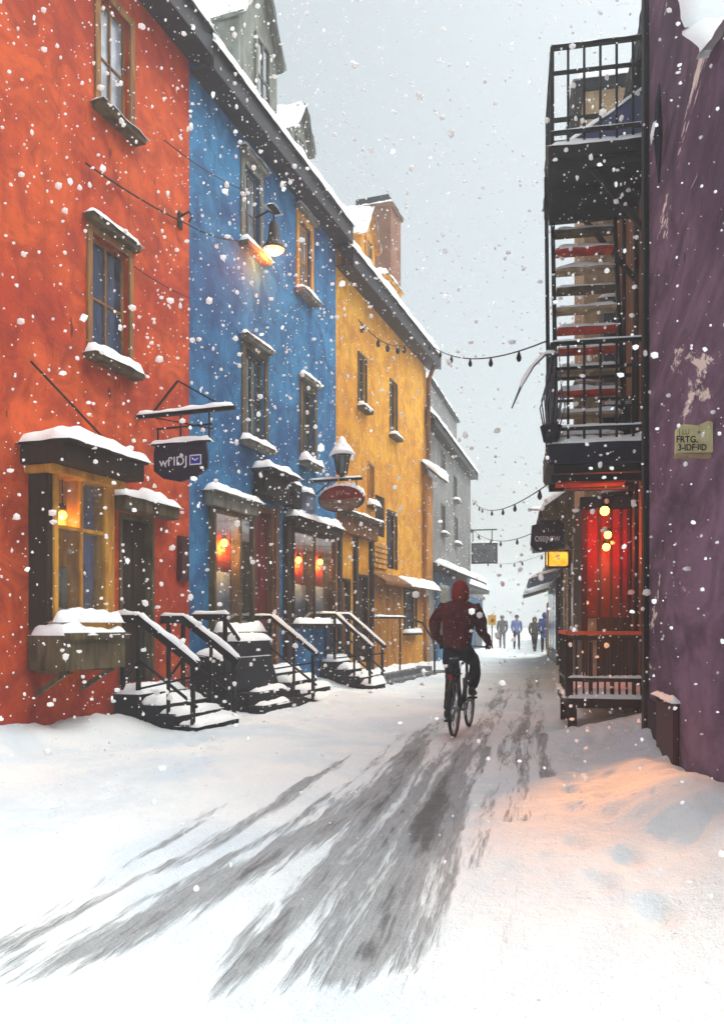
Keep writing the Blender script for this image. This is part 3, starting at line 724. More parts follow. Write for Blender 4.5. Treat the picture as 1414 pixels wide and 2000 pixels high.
for px_, py_, txt in ((583, 1092, 'glowing bulb in the left half of the shop window nearest the ochre house'), (625, 1096, 'glowing bulb in the right half of the shop window nearest the ochre house')):
    u_, z_ = FBL.at(px_, py_, .0); pendant(FBL.world(u_, .0, z_), txt, .42, 26, r=.06)

# --- ochre house
HY = 9.45
yw1 = rect(FYE, 700, 714, 690, 792); yw2 = rect(FYE, 762, 774, 742, 848); yw3 = rect(FYE, 719, 729, 905, 985); yw4 = rect(FYE, 757, 773, 1000, 1110)
yw5 = rect(FYE, 789, 812, 1152, 1235); yd = rect(FYE, 662, 684, 1128, 1298); yg = rect(FYE, 694, 718, 1120, 1296); yl = rect(FYE, 733, 751, 965, 1045)
yel = house('ochre_house', FYE, LYe, HY, 6.5, M['yellow'], [yw1, yw2, yw3, yw4, yw5, yd, yg, yl], 'tall ochre yellow house with a brown chimney and dormers, next to the blue house')
for r_ in (yw1, yw2, yw3): window(yel, r_, M['olive'] if r_ is not yw3 else M['ochre'], M['glassteal'], 1, 2, trim=.05, snow_t=.14, sillm=M['olive'])
window(yel, yw4, M['navy'], M['glass'], 1, 2, trim=.07, snow_t=.10, sillm=M['olive'], sill=False)
window(yel, yw5, M['darkbrown'], M['glass'], 1, 2, trim=.05, snow_t=.12, sillm=M['olive'])
ls = MB()
n_ = 9
for i in range(n_):
    u = yl[0] + (yl[1] - yl[0]) * (i + .5) / n_; ls.box(u - .02, u + .02, .02, .08, yl[2], yl[3])
ls.build('grille', M['darkbrown'], yel); MB().box(yl[0], yl[1], .10, .14, yl[2], yl[3]).build('vent_backing', M['ochre'], yel)
gable_roof(yel, LYe, HY, 6.5, end1=0.25)
door(yel, yd, M['darkbrown'], M['brown'], None); door(yel, yg, M['darkbrown'], M['darkbrown'], None)
# timber shopfront: posts, boards, head beam
f0, f1 = FYE.at(657), FYE.at(724)
_, zt0 = FYE.at(690, 1048); _, zt1 = FYE.at(690, 1018)
mb = MB()
for px_ in (656.5, 689, 720): u = FYE.at(px_); mb.box(max(.02, u), max(.02, u) + .16, -.09, -.003, -.2, zt0 - .001)
tf = mb.build('shopfront_posts', M['darkbrown'], yel, bevel=.01)
MB().box(f0 + .01, f1 + .1, -.16, -.003, zt0, zt1).build('head_beam', M['brown'], yel, bevel=.012)
hb = MB().box(f0 + .01, f1 + .10, -.32, -.003, zt1 + .001, zt1 + .10).build('shop_canopy', M['olive'], yel, bevel=.012)
snow_cap(hb, (f0, -.34, zt1 + .10), (f1 - f0 + .1, 0, 0), (0, .33, 0), .07, rad=.1, lump=.6)
mb = MB(); r_ = rect(FYE, 728, 753, 1058, 1110); n_ = 5
for i in range(n_): z = r_[2] + (r_[3] - r_[2]) * (i + .2) / n_; mb.box(r_[0], r_[1], -.05 - .01 * (i % 2), -.003, z, z + .10)
mb.build('clapboard', M['ochre'], yel, bevel=.006)
mb = MB(); r_ = rect(FYE, 727, 783, 1142, 1292)
for i in range(7): u = r_[0] + (r_[1] - r_[0]) * i / 7; mb.box(u, u + (r_[1] - r_[0]) / 7 - .015, -.04 - .006 * (i % 2), -.003, .1, r_[3])
mb.build('plank_cladding', M['ochreboard'], yel, bevel=.006)
r_ = rect(FYE, 722, 838, 1122, 1138); Lend = LYe - .02
pr = MB().prism([(-.42, r_[2] + .04), (-.003, r_[2] + .28), (-.003, r_[2] + .20), (-.42, r_[2] - .04)], r_[0], Lend, 'x').build('pent_roof', M['brown'], yel)
snow_cap(pr, (r_[0] + (Lend - r_[0]) * .42, -.44, r_[2] - .06 + .085), ((Lend - r_[0]) * .60, 0, 0), (0, .42, .25), .08, rad=.12, lump=.8, step=.07)
MB().box(LYe - .30, LYe - .01, -.10, -.003, -.2, r_[2] - .15).build('corner_board', M['ochreboard'], yel, bevel=.01)
qz = FYE.at(838, 935)[1]
cb = MB().box(LYe - .42, LYe + .25, -.14, -.004, r_[2] + .32, qz).build('corner_post', M['ochreboard'], yel, bevel=.012)
cr = MB().prism([(-.55, qz - .10), (-.003, qz + .38), (-.003, qz + .30), (-.55, qz - .18)], LYe - .55, LYe + .45, 'x').build('corner_roof', M['olive'], yel)
snow_cap(cr, (LYe - .57, -.58, qz - .10), (1.04, 0, 0), (0, .57, .50), .14, rad=.12, lump=.7)
MB().tube([(LYe - .12, -.30, HY - .4), (LYe - .12, -.10, HY - .9), (LYe - .12, -.10, qz + .5)], .07, 8).build('drainpipe', M['brown'], yel, smooth=True)
# dormers and the big chimney
g0, g1 = FYE.at(705, None, -.25), FYE.at(732, None, -.25)
dormer(yel, g0, g1, 9.2, 10.85, 11.60, .25, 1.6, M['yellow'], M['ochre'], M['glass'], (g0 + .36, g1 - .36, 9.95, 10.8), snow=.14)
h0, h1 = FYE.at(752, None, -.25), FYE.at(779, None, -.25)
dormer(yel, h0, h1, 9.2, 10.45, 10.45, .25, 1.6, M['yellow'], M['ochre'], M['glassteal'], (h0 + .25, h1 - .25, 9.9, 10.3), flat=True, snow=.18)
c1_ = FYE.at(783, None, -.95); c0 = c1_ - 1.05
ch = MB().box(c0, c1_, .95, 3.05, 9.0, 13.75).build('chimney', M['brickbrown'], yel, bevel=.02)
MB().box(c0 - .06, c1_ + .06, .89, 3.11, 13.751, 13.87).build('chimney_cap', M['brickbrown'], ch, bevel=.02)
snow_cap(ch, (c0 - .08, .87, 13.87), (c1_ - c0 + .16, 0, 0), (0, 2.2, 0), .13, rad=.12, step=.07)
MB().box(c0 + .12, c1_ - .12, 1.05, 2.1, 13.9, 14.2).build('flue', M['darkstone'], ch, bevel=.02)

# --- grey house and far left
FG = Frame((1.87, 24.32), 15.5)
LG = FG.at(919)
HG = 7.6
gs = rect(FG, 848, 912, 1118, 1290)
holes = [rect(FG, 862, 868, 880, 925), rect(FG, 886, 891, 930, 975), rect(FG, 862, 868, 985, 1040), rect(FG, 888, 893, 1010, 1060)]
gry = house('grey_house', FG, LG, HG, 6.0, M['grey'], holes, 'grey weathered house with a teal shopfront, beyond the ochre house', reveal=.2)
for h_ in holes: window(gry, h_, M['greywood'], M['glassteal'], 1, 2, trim=.05, snow_t=.10, sillm=M['greywood'])
gable_roof(gry, LG, HG, 6.0, over=.25, fas=.25, pitch=44)
sf = MB().box(gs[0], gs[1], -.12, -.003, .0, gs[3]).build('shopfront', M['tealpaint'], gry, bevel=.01)
for i in range(3):
    u = gs[0] + (gs[1] - gs[0]) * (i + .12) / 3; MB().box(u, u + (gs[1] - gs[0]) * .25, -.135, -.121, .8, gs[3] - .35).build('pane', M['glass'] if i else M['glassteal'], sf)
cn = MB().prism([(-.75, gs[3] + .02), (-.003, gs[3] + .32), (-.003, gs[3] + .24), (-.75, gs[3] - .06)], gs[0] - .2, gs[1] + .2, 'x').build('canopy', M['slate'], sf)
snow_patch((gs[0] - .22, -.78, gs[3] + .02), (gs[1] - gs[0] + .44, 0, 0), (0, .77, .31), .16, rad=.14, lump=.6, step=.12).build('snow_cap', M['snow'], sf, smooth=True)
k0, k1 = FG.at(838, None, -.3), FG.at(892, None, -.3)
dormer(gry, k0, k1, 7.3, 9.25, 9.25, .3, 2.4, M['grey'], M['slate'], M['glassteal'], None, flat=True, snow=.28)

FS = FG.sub(LG + .15)
shed = FS.empty('teal_kiosk', label='small teal and grey shop building with a snowy flat roof past the grey house', cat='shop')
LS_ = FS.at(954); zs_ = FS.at(945, 1158)[1]
MB().box(0, LS_, 0.9, 5, -.3, zs_).build('wall', M['steelblue'], shed)
ff = MB().box(-.5, LS_, .3, .899, -.3, zs_ - .25).build('shopfront', M['tealpaint'], shed)
MB().box(.3, LS_ * .42, .27, .299, .6, zs_ - .7).build('pane', M['glass'], ff); MB().box(LS_ * .55, LS_ - .4, .27, .299, .1, zs_ - .9).build('pane', M['signgrey'], ff)
rf = MB().box(-.6, LS_ + .3, 0.0, 5.1, zs_ + .001, zs_ + .18).build('roof', M['greywood'], shed)
snow_cap(rf, (-.7, -.1, zs_ + .18), (LS_ + 1.1, 0, 0), (0, 4, 0), .32, rad=.3, step=.3)
FS2 = FS.sub(LS_ + 1.5)
far1 = FS2.empty('distant_house', 0, 2.2, 0, label='pale distant house on the left almost lost in the snowfall', cat='house', group='far houses fading in the snow')
MB().box(0, 14, 0, 6, -.3, 4.2).build('wall', M['grey'], far1); MB().prism([(-.4, 4.0), (3, 6.4), (6.4, 4.0)], 0, 14, 'x').build('roof', M['snow'], far1)

# ------------------------------------------------------------------ right side
Yp = RX0 / ((1262 - CX) / FPX - RT)
FP = Frame((RX0 + RT * Yp, Yp), RGA, True)
pur = FP.empty('purple_house', label='purple rendered house with flaking paint, nearest on the right', cat='house')
ua = FP.at(1333); Lp_ = (Yp - 4.3) / math.cos(R(RGA))
wall_mesh(ua, 8.9, 6.0, []).build('wall', M['purple'], pur)
MB().prism([(ua + .004, -.4), (Lp_, -.4), (Lp_, 4.55), (ua + 1.75, 4.95), (ua + .95, 5.25), (ua + .35, 5.85), (ua + .004, 6.5)], 0.0, 5.0, 'y').build('side_wing', M['purple'], pur)
wr = [(ua + .004, 6.5), (ua + .35, 5.85), (ua + .95, 5.25), (ua + 1.75, 4.95), (Lp_ + .1, 4.52)]
for (xa, za_), (xb, zb_) in zip(wr, wr[1:]):
    snow_patch((xa - .03, -.05, za_ + .01), (xb - xa + .06, 0, zb_ - za_), (0, 4.8, 0), .06, rad=.10, lump=.7, step=.12).build('snow_cap', M['snow'], pur, smooth=True)
MB().box(-.05, ua + .05, -.15, 6.05, 8.901, 9.05).build('roof', M['slate'], pur, bevel=.01)
MB().box(.02, .20, -.05, -.003, 0, 8.4).build('corner_strip', M['blackwood'], pur, bevel=.01)
MB().box(.21, ua - .25, -.022, -.003, -.2, .62).build('plinth', M['plinth'], pur, bevel=.008)
# slim bracket fitting, crack stain, cupboard
u_, z_ = FP.at(1301, 255); 
ft = MB().tube([(u_, -.06, z_ + .42), (u_, -.07, z_ + .25), (u_, -.07, z_ - .05), (u_, -.06, z_ - .45)], [.008, .030, .042, .008], 10).build('folded_awning', M['navy'], pur, smooth=True)
snow_cap(ft, (u_ - .03, -.12, z_ - .06), (.06, 0, 0), (0, .03, .14), .03, rad=.02, step=.02)
cu0, cz1 = FP.at(1290, 1352); cu1 = FP.at(1328)
mc = FP.empty('meter_cupboard', cu0, 0, 0, label='low maroon cupboard with a snowy top against the purple wall', cat='cupboard')
MB().box(0, cu1 - cu0, -.035, -.004, 0, cz1).build('case', M['maroon'], mc, bevel=.012)
MB().box(.04, cu1 - cu0 - .04, -.044, -.036, .15, cz1 - .06).build('door', M['maroon'], mc, bevel=.008)
snow_cap(mc, (-.01, -.050, cz1), (cu1 - cu0 + .02, 0, 0), (0, .045, 0), .02, rad=.02, lump=.9, step=.03)
# enamel plate on a short arm, facing down the street
pY = 5.5; pL, pR = P(1318, 857, pY), P(1392, 857, pY); pz1, pz0 = P(1355, 828, pY).z, P(1355, 886, pY).z
pl = empty('wall_plaque', ((pL.x + pR.x) / 2, pY, (pz0 + pz1) / 2), 0, 'yellowed plaque with black lettering projecting from the purple wall', 'plaque')
wd_, hd_ = (pR.x - pL.x) / 2, (pz1 - pz0) / 2
MB().prism([(-wd_, -hd_), (wd_, -hd_ * .92), (wd_ * .98, hd_ * 1.12), (wd_ * .72, hd_ * 1.2), (.2 * wd_, hd_ * .9), (-wd_ * .6, hd_ * .98), (-wd_ * .98, hd_ * .6)], -.012, .012, 'y').build('plate', M['plaque'], pl, bevel=.004)
MB().box(-wd_ * 1.02, wd_ * .9, -.016, .016, -hd_ * 1.32, -hd_ * 1.01).build('ledge', M['tan'], pl, bevel=.004)
MB().bar((wd_ * .6, .02, 0), (RX0 + RT * (pY + .02) - (pL.x + pR.x) / 2 + .02, .02, 0), .02).build('bracket', M['iron'], pl)
text_mesh('lettering', 'FRTG.', hd_ * .62, M['ink'], pl, (-wd_ * .40, -.0135, -hd_ * .08), (R(90), 0, 0), .001, sx=.9, bold=.001)
text_mesh('lettering', '3-IDF\u00b7IID', hd_ * .60, M['ink'], pl, (-wd_ * .12, -.0135, -hd_ * .62), (R(90), 0, 0), .001, sx=.85, bold=.001)
text_mesh('lettering', '| LU', hd_ * .5, M['olive'], pl, (-wd_ * .55, -.0135, hd_ * .42), (R(90), 0, 0), .001, sx=.85)
MB().ball((wd_ * .22, -.014, hd_ * .42), .009, 10, 6, (1, .5, 1)).build('rivet', M['chrome'], pl, smooth=True)
# brown balcony house
FBH = Frame((RX0 + .30 + RT * 13.0, 13.0), RGA, True)
LBH = (13.0 - Yp - .02) / math.cos(R(RGA))
bh = FBH.empty('brown_house', label='brown timber house carrying the iron balconies, beyond the purple house', cat='house')
wall_mesh(LBH, 8.2, 5.0, []).build('wall', M['brown'], bh)
for u in (1.0, 2.2, 3.3): MB().box(u, u + .14, -.05, -.003, .2, 8.0).build('post', M['darkbrown'], bh, bevel=.01)
rf = MB().box(-.1, LBH, -.12, 5.05, 8.201, 8.34).build('roof', M['slate'], bh, bevel=.01); snow_cap(rf, (-.1, -.16, 8.34), (LBH + .1, 0, 0), (0, 3, 0), .15, rad=.15, step=.15)
for z0, z1 in ((3.75, 5.6), (7.15, 8.0)):
    wn = MB().box(3.5, 3.6, -.06, -.003, z0, z1).box(4.2, 4.3, -.06, -.003, z0, z1).box(3.6, 4.2, -.06, -.003, z1 - .1, z1).build('window', M['darkbrown'], bh, bevel=.008)
    MB().box(3.6, 4.2, -.02, -.004, z0, z1 - .1).build('pane', M['glass'], wn)
FTT = Frame((RX0 + RT * 15.2 - .0 - .20, 15.2), RGA, True)
tt = FTT.empty('tan_tower_house', label='tall narrow tan house standing behind the iron balconies', cat='house')
wall_mesh(2.1, 9.9, 5.0, []).build('wall', M['tan'], tt)
for px_, z0, z1 in ((.75, 7.9, 9.0), (.3, 5.2, 6.5), (.9, 2.9, 4.0)):
    wn = MB().box(2.10, 2.15, px_ - .06, px_ + .66, z0 - .06, z1 + .06).build('window', M['greywood'], tt, bevel=.008)
    MB().box(2.151, 2.165, px_, px_ + .60, z0, z1).build('pane', M['glassteal'], wn)
    snow_cap(wn, (2.10, px_ - .08, z1 + .06), (.10, 0, 0), (0, .76, 0), .07, rad=.05)
rf = MB().box(-.1, 2.2, -.15, 5.05, 9.901, 10.05).build('roof', M['slate'], tt); snow_cap(rf, (-.12, -.18, 10.05), (2.35, 0, 0), (0, 3, 0), .22, rad=.2, step=.15)

# enclosed timber porch under the lower balcony
FEP = FBH.sub(LBH - (11.25 - Yp) / math.cos(R(RGA)) + .0)      # local x=0 at Y ~ 11.25, x+ towards the camera
ep = FEP.empty('shop_porch', label='dark timber shop porch with tan and red posts under the lower balcony, lit red', cat='porch')
PW = 0.66                                                         # projection to the street
MB().box(-1.7, -.08, -PW, -.005, .30, 3.1).build('wall', M['blackwood'], ep, bevel=.01)
mb = MB()
for y0, y1 in ((-PW - .02, -PW + .06), (-.46, -.41), (-.30, -.26), (-.17, -.13), (-.07, -.02)): mb.box(-.079, 0.0, y0, y1, .30, 3.0)
mb.build('posts', M['maroon'], ep, bevel=.008)
MB().box(-.079, -.03, -PW + .07, -.47, .30, 1.44).build('blind', M['tanboard'], ep, bevel=.006)
MB().box(-.079, -.03, -.40, -.31, .45, 1.44).build('blind', M['darkbrown'], ep, bevel=.006)
MB().box(-.079, .04, -PW - .04, -.005, 2.95, 3.12).build('fascia', M['navy'], ep, bevel=.01)
MB().box(-.0795, -.02, -PW + .061, -.021, 1.45, 2.949).build('transom', M['redglow'], ep, bevel=.006)  # added panel, the lamps' red glow put into its colour
hd2 = MB().box(-.08, .20, -.40, -.005, 3.121, 3.16).build('ledge', M['blackwood'], ep)
snow_cap(hd2, (-.08, -.42, 3.16), (.3, 0, 0), (0, .4, .05), .10, rad=.1, lump=.8, step=.04)

def balcony(nm, z, thick, label, y_out=1.20, ymin=9.42, ymax=10.9, rail_h=1.17, deck_m=None, extra=True):
    uN = LBH - (ymin - Yp) / math.cos(R(RGA)); uF = LBH - (ymax - Yp) / math.cos(R(RGA))
    rt = FBH.empty(nm, uN, 0, z, label=label, cat='balcony', group='iron balconies on the brown house')
    D_ = uN - uF; W_ = y_out
    MB().box(-D_, 0, -W_, -.004, 0, thick).build('deck', deck_m or M['blackwood'], rt, bevel=.012)
    for x in (-D_ + .12, -D_ / 2, -.12): MB().box(x - .05, x + .05, -W_ + .06, -.01, -.10, -.001).build('joist', M['blackwood'], rt)
    sn = snow_cap(rt, (-D_, -W_, thick), (D_, 0, 0), (0, W_ - .02, 0), .09, rad=.10, lump=.6, step=.05)
    t = thick; y0 = -W_ + .04
    mb = MB(); x0 = -D_ + .04; x1 = -.04; zt = t + rail_h
    for zz, wd_ in ((zt, .045), (t + rail_h - .30, .035), (t + .16, .04)):
        mb.bar((x0, y0, zz), (x1, y0, zz), wd_).bar((x1, y0, zz), (x1, -.02, zz), wd_).bar((x0, y0, zz), (x0, -.02, zz), wd_)
    mb.build('railing', M['iron'], rt)
    n_ = 6
    for i in range(n_ + 1):
        y = y0 + (-.06 - y0) * i / n_
        MB().bar((x1, y, t), (x1, y, zt), .045 if i in (0, n_) else .028).build('baluster', M['iron'], rt)
    for i in range(1, 6):
        x = x1 + (x0 - x1) * i / 5
        MB().bar((x, y0, t), (x, y0, zt), .045 if i == 5 else .026).build('baluster', M['iron'], rt)
    rail_snow(rt, (x1, y0, zt + .022), (x1, -.05, zt + .022), .05, .03); rail_snow(rt, (x1, y0, t + .18), (x1, -.05, t + .18), .05, .025)
    for x in ((-D_ + .15, -.15) if extra else ()):
        MB().bar((x, -W_ * .62, -.02), (x, -.03, -.95), .055).build('brace', M['blackwood'], rt)
    return rt, D_, W_
b_top, D_, W_ = balcony('iron_balcony', 6.84, .16, 'upper black iron balcony with a tarpaulin lean-to, high on the brown house')
b_mid, _, _ = balcony('iron_balcony', 3.24, .26, 'lower iron balcony with snow, dry plants and an added orange glow board beneath', deck_m=M['navy'], extra=False)
MB().box(-D_ + .04, -.02, -W_ - .015, -W_ - .001, .03, .24).build('fascia', M['slate'], b_mid, bevel=.004)
MB().box(-D_ * .62, -D_ * .42, -W_ + .12, -.25, -.13, -.105).build('soffit_tint', M['redboard'], b_mid)  # orange glow under the deck, put into the colour of an added board
MB().box(-D_ * .80, -D_ * .70, -W_ + .25, -.15, -.125, -.105).build('soffit_tint', M['brown'], b_mid)
# tarpaulin lean-to on the upper balcony
tp = FBH.empty('tarpaulin', LBH - (9.9 - Yp) / math.cos(R(RGA)), 0, 7.0, label='sloping blue-grey tarpaulin with snow on the upper iron balcony', cat='tarpaulin')
MB().prism([(-.98, .09), (-.02, .09), (-.02, .74), (-.10, .70)], -.25, .25, 'x').build('cover', M['ashtarp'], tp, bevel=.01)
snow_cap(tp, (-.27, -1.0, .12), (.54, 0, 0), (0, .98, .63), .07, rad=.05, lump=.8)
# things standing on the balconies
def crate(nm, fr_y, out, z, sx, sy, sz, m, label, cat='crate'):
    u = LBH - (fr_y - Yp) / math.cos(R(RGA)); o = FBH.empty(nm, u, -out, z, label=label, cat=cat)
    MB().box(-sx / 2, sx / 2, -sy / 2, sy / 2, 0, sz - .041).build('case', m, o, bevel=.012); MB().box(-sx / 2 - .015, sx / 2 + .015, -sy / 2 - .015, sy / 2 + .015, sz - .04, sz).build('lid', m, o, bevel=.01)
    snow_cap(o, (-sx / 2, -sy / 2, sz), (sx, 0, 0), (0, sy, 0), .06, rad=.07, lump=.7, step=.03); return o
crate('storage_box', 10.35, .34, 3.50, .40, .34, .62, M['navy'], 'navy storage box behind the lower balcony railing', 'box')
crate('storage_box', 10.4, .72, 3.50, .26, .24, .95, M['tanboard'], 'tall tan cabinet behind the lower balcony railing', 'cabinet')
crate('storage_box', 10.5, .40, 7.00, .36, .36, .78, M['signgrey'], 'grey snow topped box on the upper balcony', 'box')
# fire stair between the two balconies
uS = LBH - (9.80 - Yp) / math.cos(R(RGA))
fs = FBH.empty('fire_stair', uS, -.32, 3.5, label='steep fire stair of tan and red treads between the two iron balconies', cat='stairs')
sw = .74; zt_ = 3.34; run = 1.05
for y in (-sw - .03, .03): MB().bar((0, y, 0), (-run, y, zt_), .05, .10).build('stringer', M['iron'], fs)
ms = ['tanboard', 'tanboard', 'redboard', 'tanboard', 'redboard', 'redboard', 'tanboard', 'olive', 'tanboard', 'redboard', 'olive']
for i in range(11):
    t = (i + .6) / 11.4; x, z = -run * t, zt_ * t
    tr_ = MB().box(x - .10, x + .10, -sw, 0, z - .055, z).build('tread', M[ms[i]], fs, bevel=.006)
    snow_cap(tr_, (x - .02, -sw + .02, z), (.12, 0, 0), (0, sw - .04, 0), .05, rad=.05, lump=.9, step=.03)
MB().bar((.0, -sw - .12, -.25), (.06, -sw - .16, 3.3), .045).build('post', M['iron'], fs)
# dry plants tied to the lower balcony
dp = empty('dry_plant', (2.22, 9.62, 3.52), 0, 'bundle of bare snow dusted stems and a drooping branch on the lower balcony corner', 'plant')
rp = random.Random(3)
for i in range(13):
    a = rp.uniform(-.14, .16); b = rp.uniform(-.1, .1); h = rp.uniform(.65, 1.15)
    MB().tube([(a * .4, b * .4, 0), (a + .02, b, h * .5), (a * .3 + .06, b * .6, h)], [.010, .008, .004], 5).build('stem', M['twig'], dp)
br = [(.05, 0, 1.02), (-.08, -.02, 1.00), (-.22, -.03, .86), (-.36, -.04, .62), (-.47, -.05, .36)]
MB().tube(br, [.022, .024, .022, .016, .008], 7).build('branch', M['twig'], dp)
for i in range(3): snow_patch(Vector(br[i]) + Vector((0, -.03, .015)), Vector(br[i + 1]) - Vector(br[i]), (0, .06, 0), .04, rad=.03, step=.02).build('snow_cap', M['snow'], dp, smooth=True)
MB().lathe([(.09, -.02), (.13, .16), (.12, .16), (.10, .10)], (0, 0, 0), 14).build('pot', M['darkstone'], dp, smooth=True)

# railed platform in front of the porch
uN = LBH - (9.5 - Yp) / math.cos(R(RGA)); pf = FBH.empty('railed_platform', uN, 0, 0, label='black railed wooden platform with an orange top rail beside the purple house', cat='platform')
Wp, Dp = 1.00, 1.75
MB().box(-Dp, 0, -Wp, -.004, .36, .50).build('deck', M['blackwood'], pf, bevel=.012)
snow_cap(pf, (-Dp, -Wp, .50), (Dp, 0, 0), (0, Wp, 0), .11, rad=.1, lump=.7, step=.05)
for x in (-Dp + .1, -.1): 
    for y in (-Wp + .08, -.1): MB().box(x - .05, x + .05, y - .05, y + .05, -.2, .359).build('leg', M['blackwood'], pf)
MB().bar((-.03, -Wp + .03, 1.25), (-.03, -.02, 1.25), .05, .045).bar((-Dp + .03, -Wp + .03, 1.25), (-.06, -Wp + .03, 1.25), .05, .045).build('top_rail', M['orangerail'], pf)
MB().bar((-.03, -Wp + .03, .70), (-.03, -.02, .70), .05, .05).bar((-Dp + .03, -Wp + .03, .70), (-.06, -Wp + .03, .70), .05, .05).bar((-.03, -Wp + .03, 1.19), (-.03, -.02, 1.19), .04, .05).build('rail', M['iron'], pf)
for i in range(12):
    y = -Wp + .04 + (Wp - .1) * i / 11; MB().bar((-.03, y, .50), (-.03, y, 1.165), .09 if i == 0 else (.045 if i % 3 == 0 else .022), .03).build('baluster', M['iron'], pf)
for i in range(1, 9):
    x = -.06 - (Dp - .1) * i / 8; MB().bar((x, -Wp + .03, .50), (x, -Wp + .03, 1.22), .024).build('baluster', M['iron'], pf)
rail_snow(pf, (-.03, -Wp + .04, .727), (-.03, -.05, .727), .06, .035)
for xx, yy, hh, mm, sx in ((-.5, -.25, .62, 'darkbrown', .34), (-.55, -.72, .55, 'tanboard', .30)):
    pass

# red lamps under the lower balcony
for i, (px_, py_) in enumerate(((1181, 996), (1187, 1043), (1184, 1067))):
    p = P(px_, py_, 10.98 + .03 * i)
    lt = empty('hanging_lamp', p, 0, ('topmost', 'middle', 'lowest')[i] + ' of the three yellow bulbs glowing red under the lower balcony', 'lamp', 'red glowing lamps under the lower balcony')
    off = (-.10, .10, -.02)[i]
    MB().tube([(0, 0, .06), (off * .3, 0, (3.10 - p.z) * .5), (off, 0, 3.13 - p.z)], .006, 6).build('cord', M['iron'], lt)
    MB().lathe([(.012, .09), (.04, .08), (.055, .04), (.05, .04), (.03, .07)], (0, 0, 0), 14).build('cap', M['iron'], lt, smooth=True)
    MB().ball((0, 0, -.012), (.062, .05, .05)[i], 12, 8).build('bulb', M['bulb'], lt, smooth=True)
    point_light('lamp_light', (0, -.02, -.11), (1.0, .07, .015), 7, lt, .06)
    if i == 2:
        sp = bpy.data.lights.new('added_snow_spot', 'SPOT'); sp.energy = 1700; sp.color = (1.0, .33, .055); sp.spot_size = R(18); sp.spot_blend = 1.0; sp.shadow_soft_size = .06  # extra spot added by the lowest bulb to throw an orange patch on the snow
        spo = bpy.data.objects.new('added_snow_spot', sp); COL.objects.link(spo); spo.parent = lt; spo.location = (-.05, -.12, -.08)
        spo.rotation_euler = (Vector((1.52, 5.35, 0)) - (p + Vector((-.05, -.12, -.08)))).to_track_quat('-Z', 'Y').to_euler()

# further houses on the right
FTN = Frame((RX0 + .15 + RT * 24.0, 24.0), RGA, True)
tn = FTN.empty('tan_house', label='low tan house with a snowy projecting canopy roof, right of the street beyond the balconies', cat='house')
LTN = (24.0 - 15.4) / math.cos(R(RGA))
wall_mesh(LTN, 4.3, 5, []).build('wall', M['tan'], tn)
rf = MB().prism([(-.9, 3.55), (2.5, 5.9), (5.9, 4.3), (5.4, 4.2), (-.9, 3.45)], -.1, LTN, 'x').build('roof', M['olive'], tn)
snow_cap(rf, (-.15, -.95, 3.56), (LTN + .2, 0, 0), (0, 3.45, 2.38), .20, rad=.2, lump=.5, step=.15)
for i in range(5):
    u = .5 + i * 1.6; MB().box(u, u + .3, -.12, -.003, 0, 3.4).build('pilaster', M['tanboard'] if i % 2 else M['olive'], tn, bevel=.015)
for i in range(4):
    u = .95 + i * 1.6; wn = MB().box(u, u + 1.0, -.07, -.003, .5, 2.9).build('shop_window', M['navy'], tn, bevel=.01); MB().box(u + .1, u + .9, -.085, -.071, .6, 2.8).build('pane', M['glass'] if i != 1 else M['tanboard'], wn)
MB().box(LTN + .001, LTN + .06, .1, 2.0, .2, 4.0).build('gable_boards', M['brown'], tn)
FNV = Frame((RX0 + .10 + RT * 33.0, 33.0), RGA, True)
nv = FNV.empty('navy_shop', label='small shop with navy front and grey awning, beyond the tan house on the right', cat='shop')
LNV = (33.0 - 24.1) / math.cos(R(RGA))
wall_mesh(LNV, 3.3, 5, []).build('wall', M['cream'], nv)
MB().box(LNV - 5.2, LNV - .1, -.14, -.003, .1, 2.75).build('shopfront', M['navy'], nv, bevel=.02)
for i in range(3): MB().box(LNV - 5 + i * 1.65, LNV - 3.6 + i * 1.65, -.16, -.141, .6, 2.4).build('pane', M['glass'], nv)
aw = MB().prism([(-.9, 2.72), (-.003, 3.0), (-.003, 2.92), (-.9, 2.64)], LNV - 5.4, LNV, 'x').build('awning', M['steelblue'], nv); snow_cap(aw, (LNV - 5.4, -.92, 2.73), (5.4, 0, 0), (0, .9, .28), .08, rad=.1, step=.1)
MB().box(.6, 2.6, -.10, -.003, .1, 2.2).build('door', M['ochre'], nv, bevel=.02)
rf = MB().box(-.1, LNV + .1, -.2, 5, 3.301, 3.45).build('roof', M['greywood'], nv); snow_cap(rf, (-.1, -.25, 3.45), (LNV + .2, 0, 0), (0, 4, 0), .25, rad=.2, step=.2)
aw2 = MB().prism([(-1.0, 2.45), (-.003, 2.75), (-.003, 2.68), (-1.0, 2.38)], .5, 2.9, 'x').build('awning', M['greywood'], nv); snow_cap(aw2, (.5, -1.02, 2.46), (2.4, 0, 0), (0, 1.0, .30), .22, rad=.15, step=.1)
FFR = Frame((RX0 + .1 + RT * 60.0, 60.0), RGA, True)
fr_ = FFR.empty('distant_house', 0, 1.2, 0, label='pale distant house on the right fading into the snowfall', cat='house', group='far houses fading in the snow')
wall_mesh(24, 3.6, 6, []).build('wall', M['cream'], fr_); MB().prism([(-.4, 3.4), (3, 5.4), (6.4, 3.4)], 0, 24, 'x').build('roof', M['snow'], fr_)

# ------------------------------------------------------------------ signs and lanterns
def arm_sign_frame(fr, px_, out_len):
    """local frame at the wall: x along street, -y outwards"""
    return fr.at(px_)

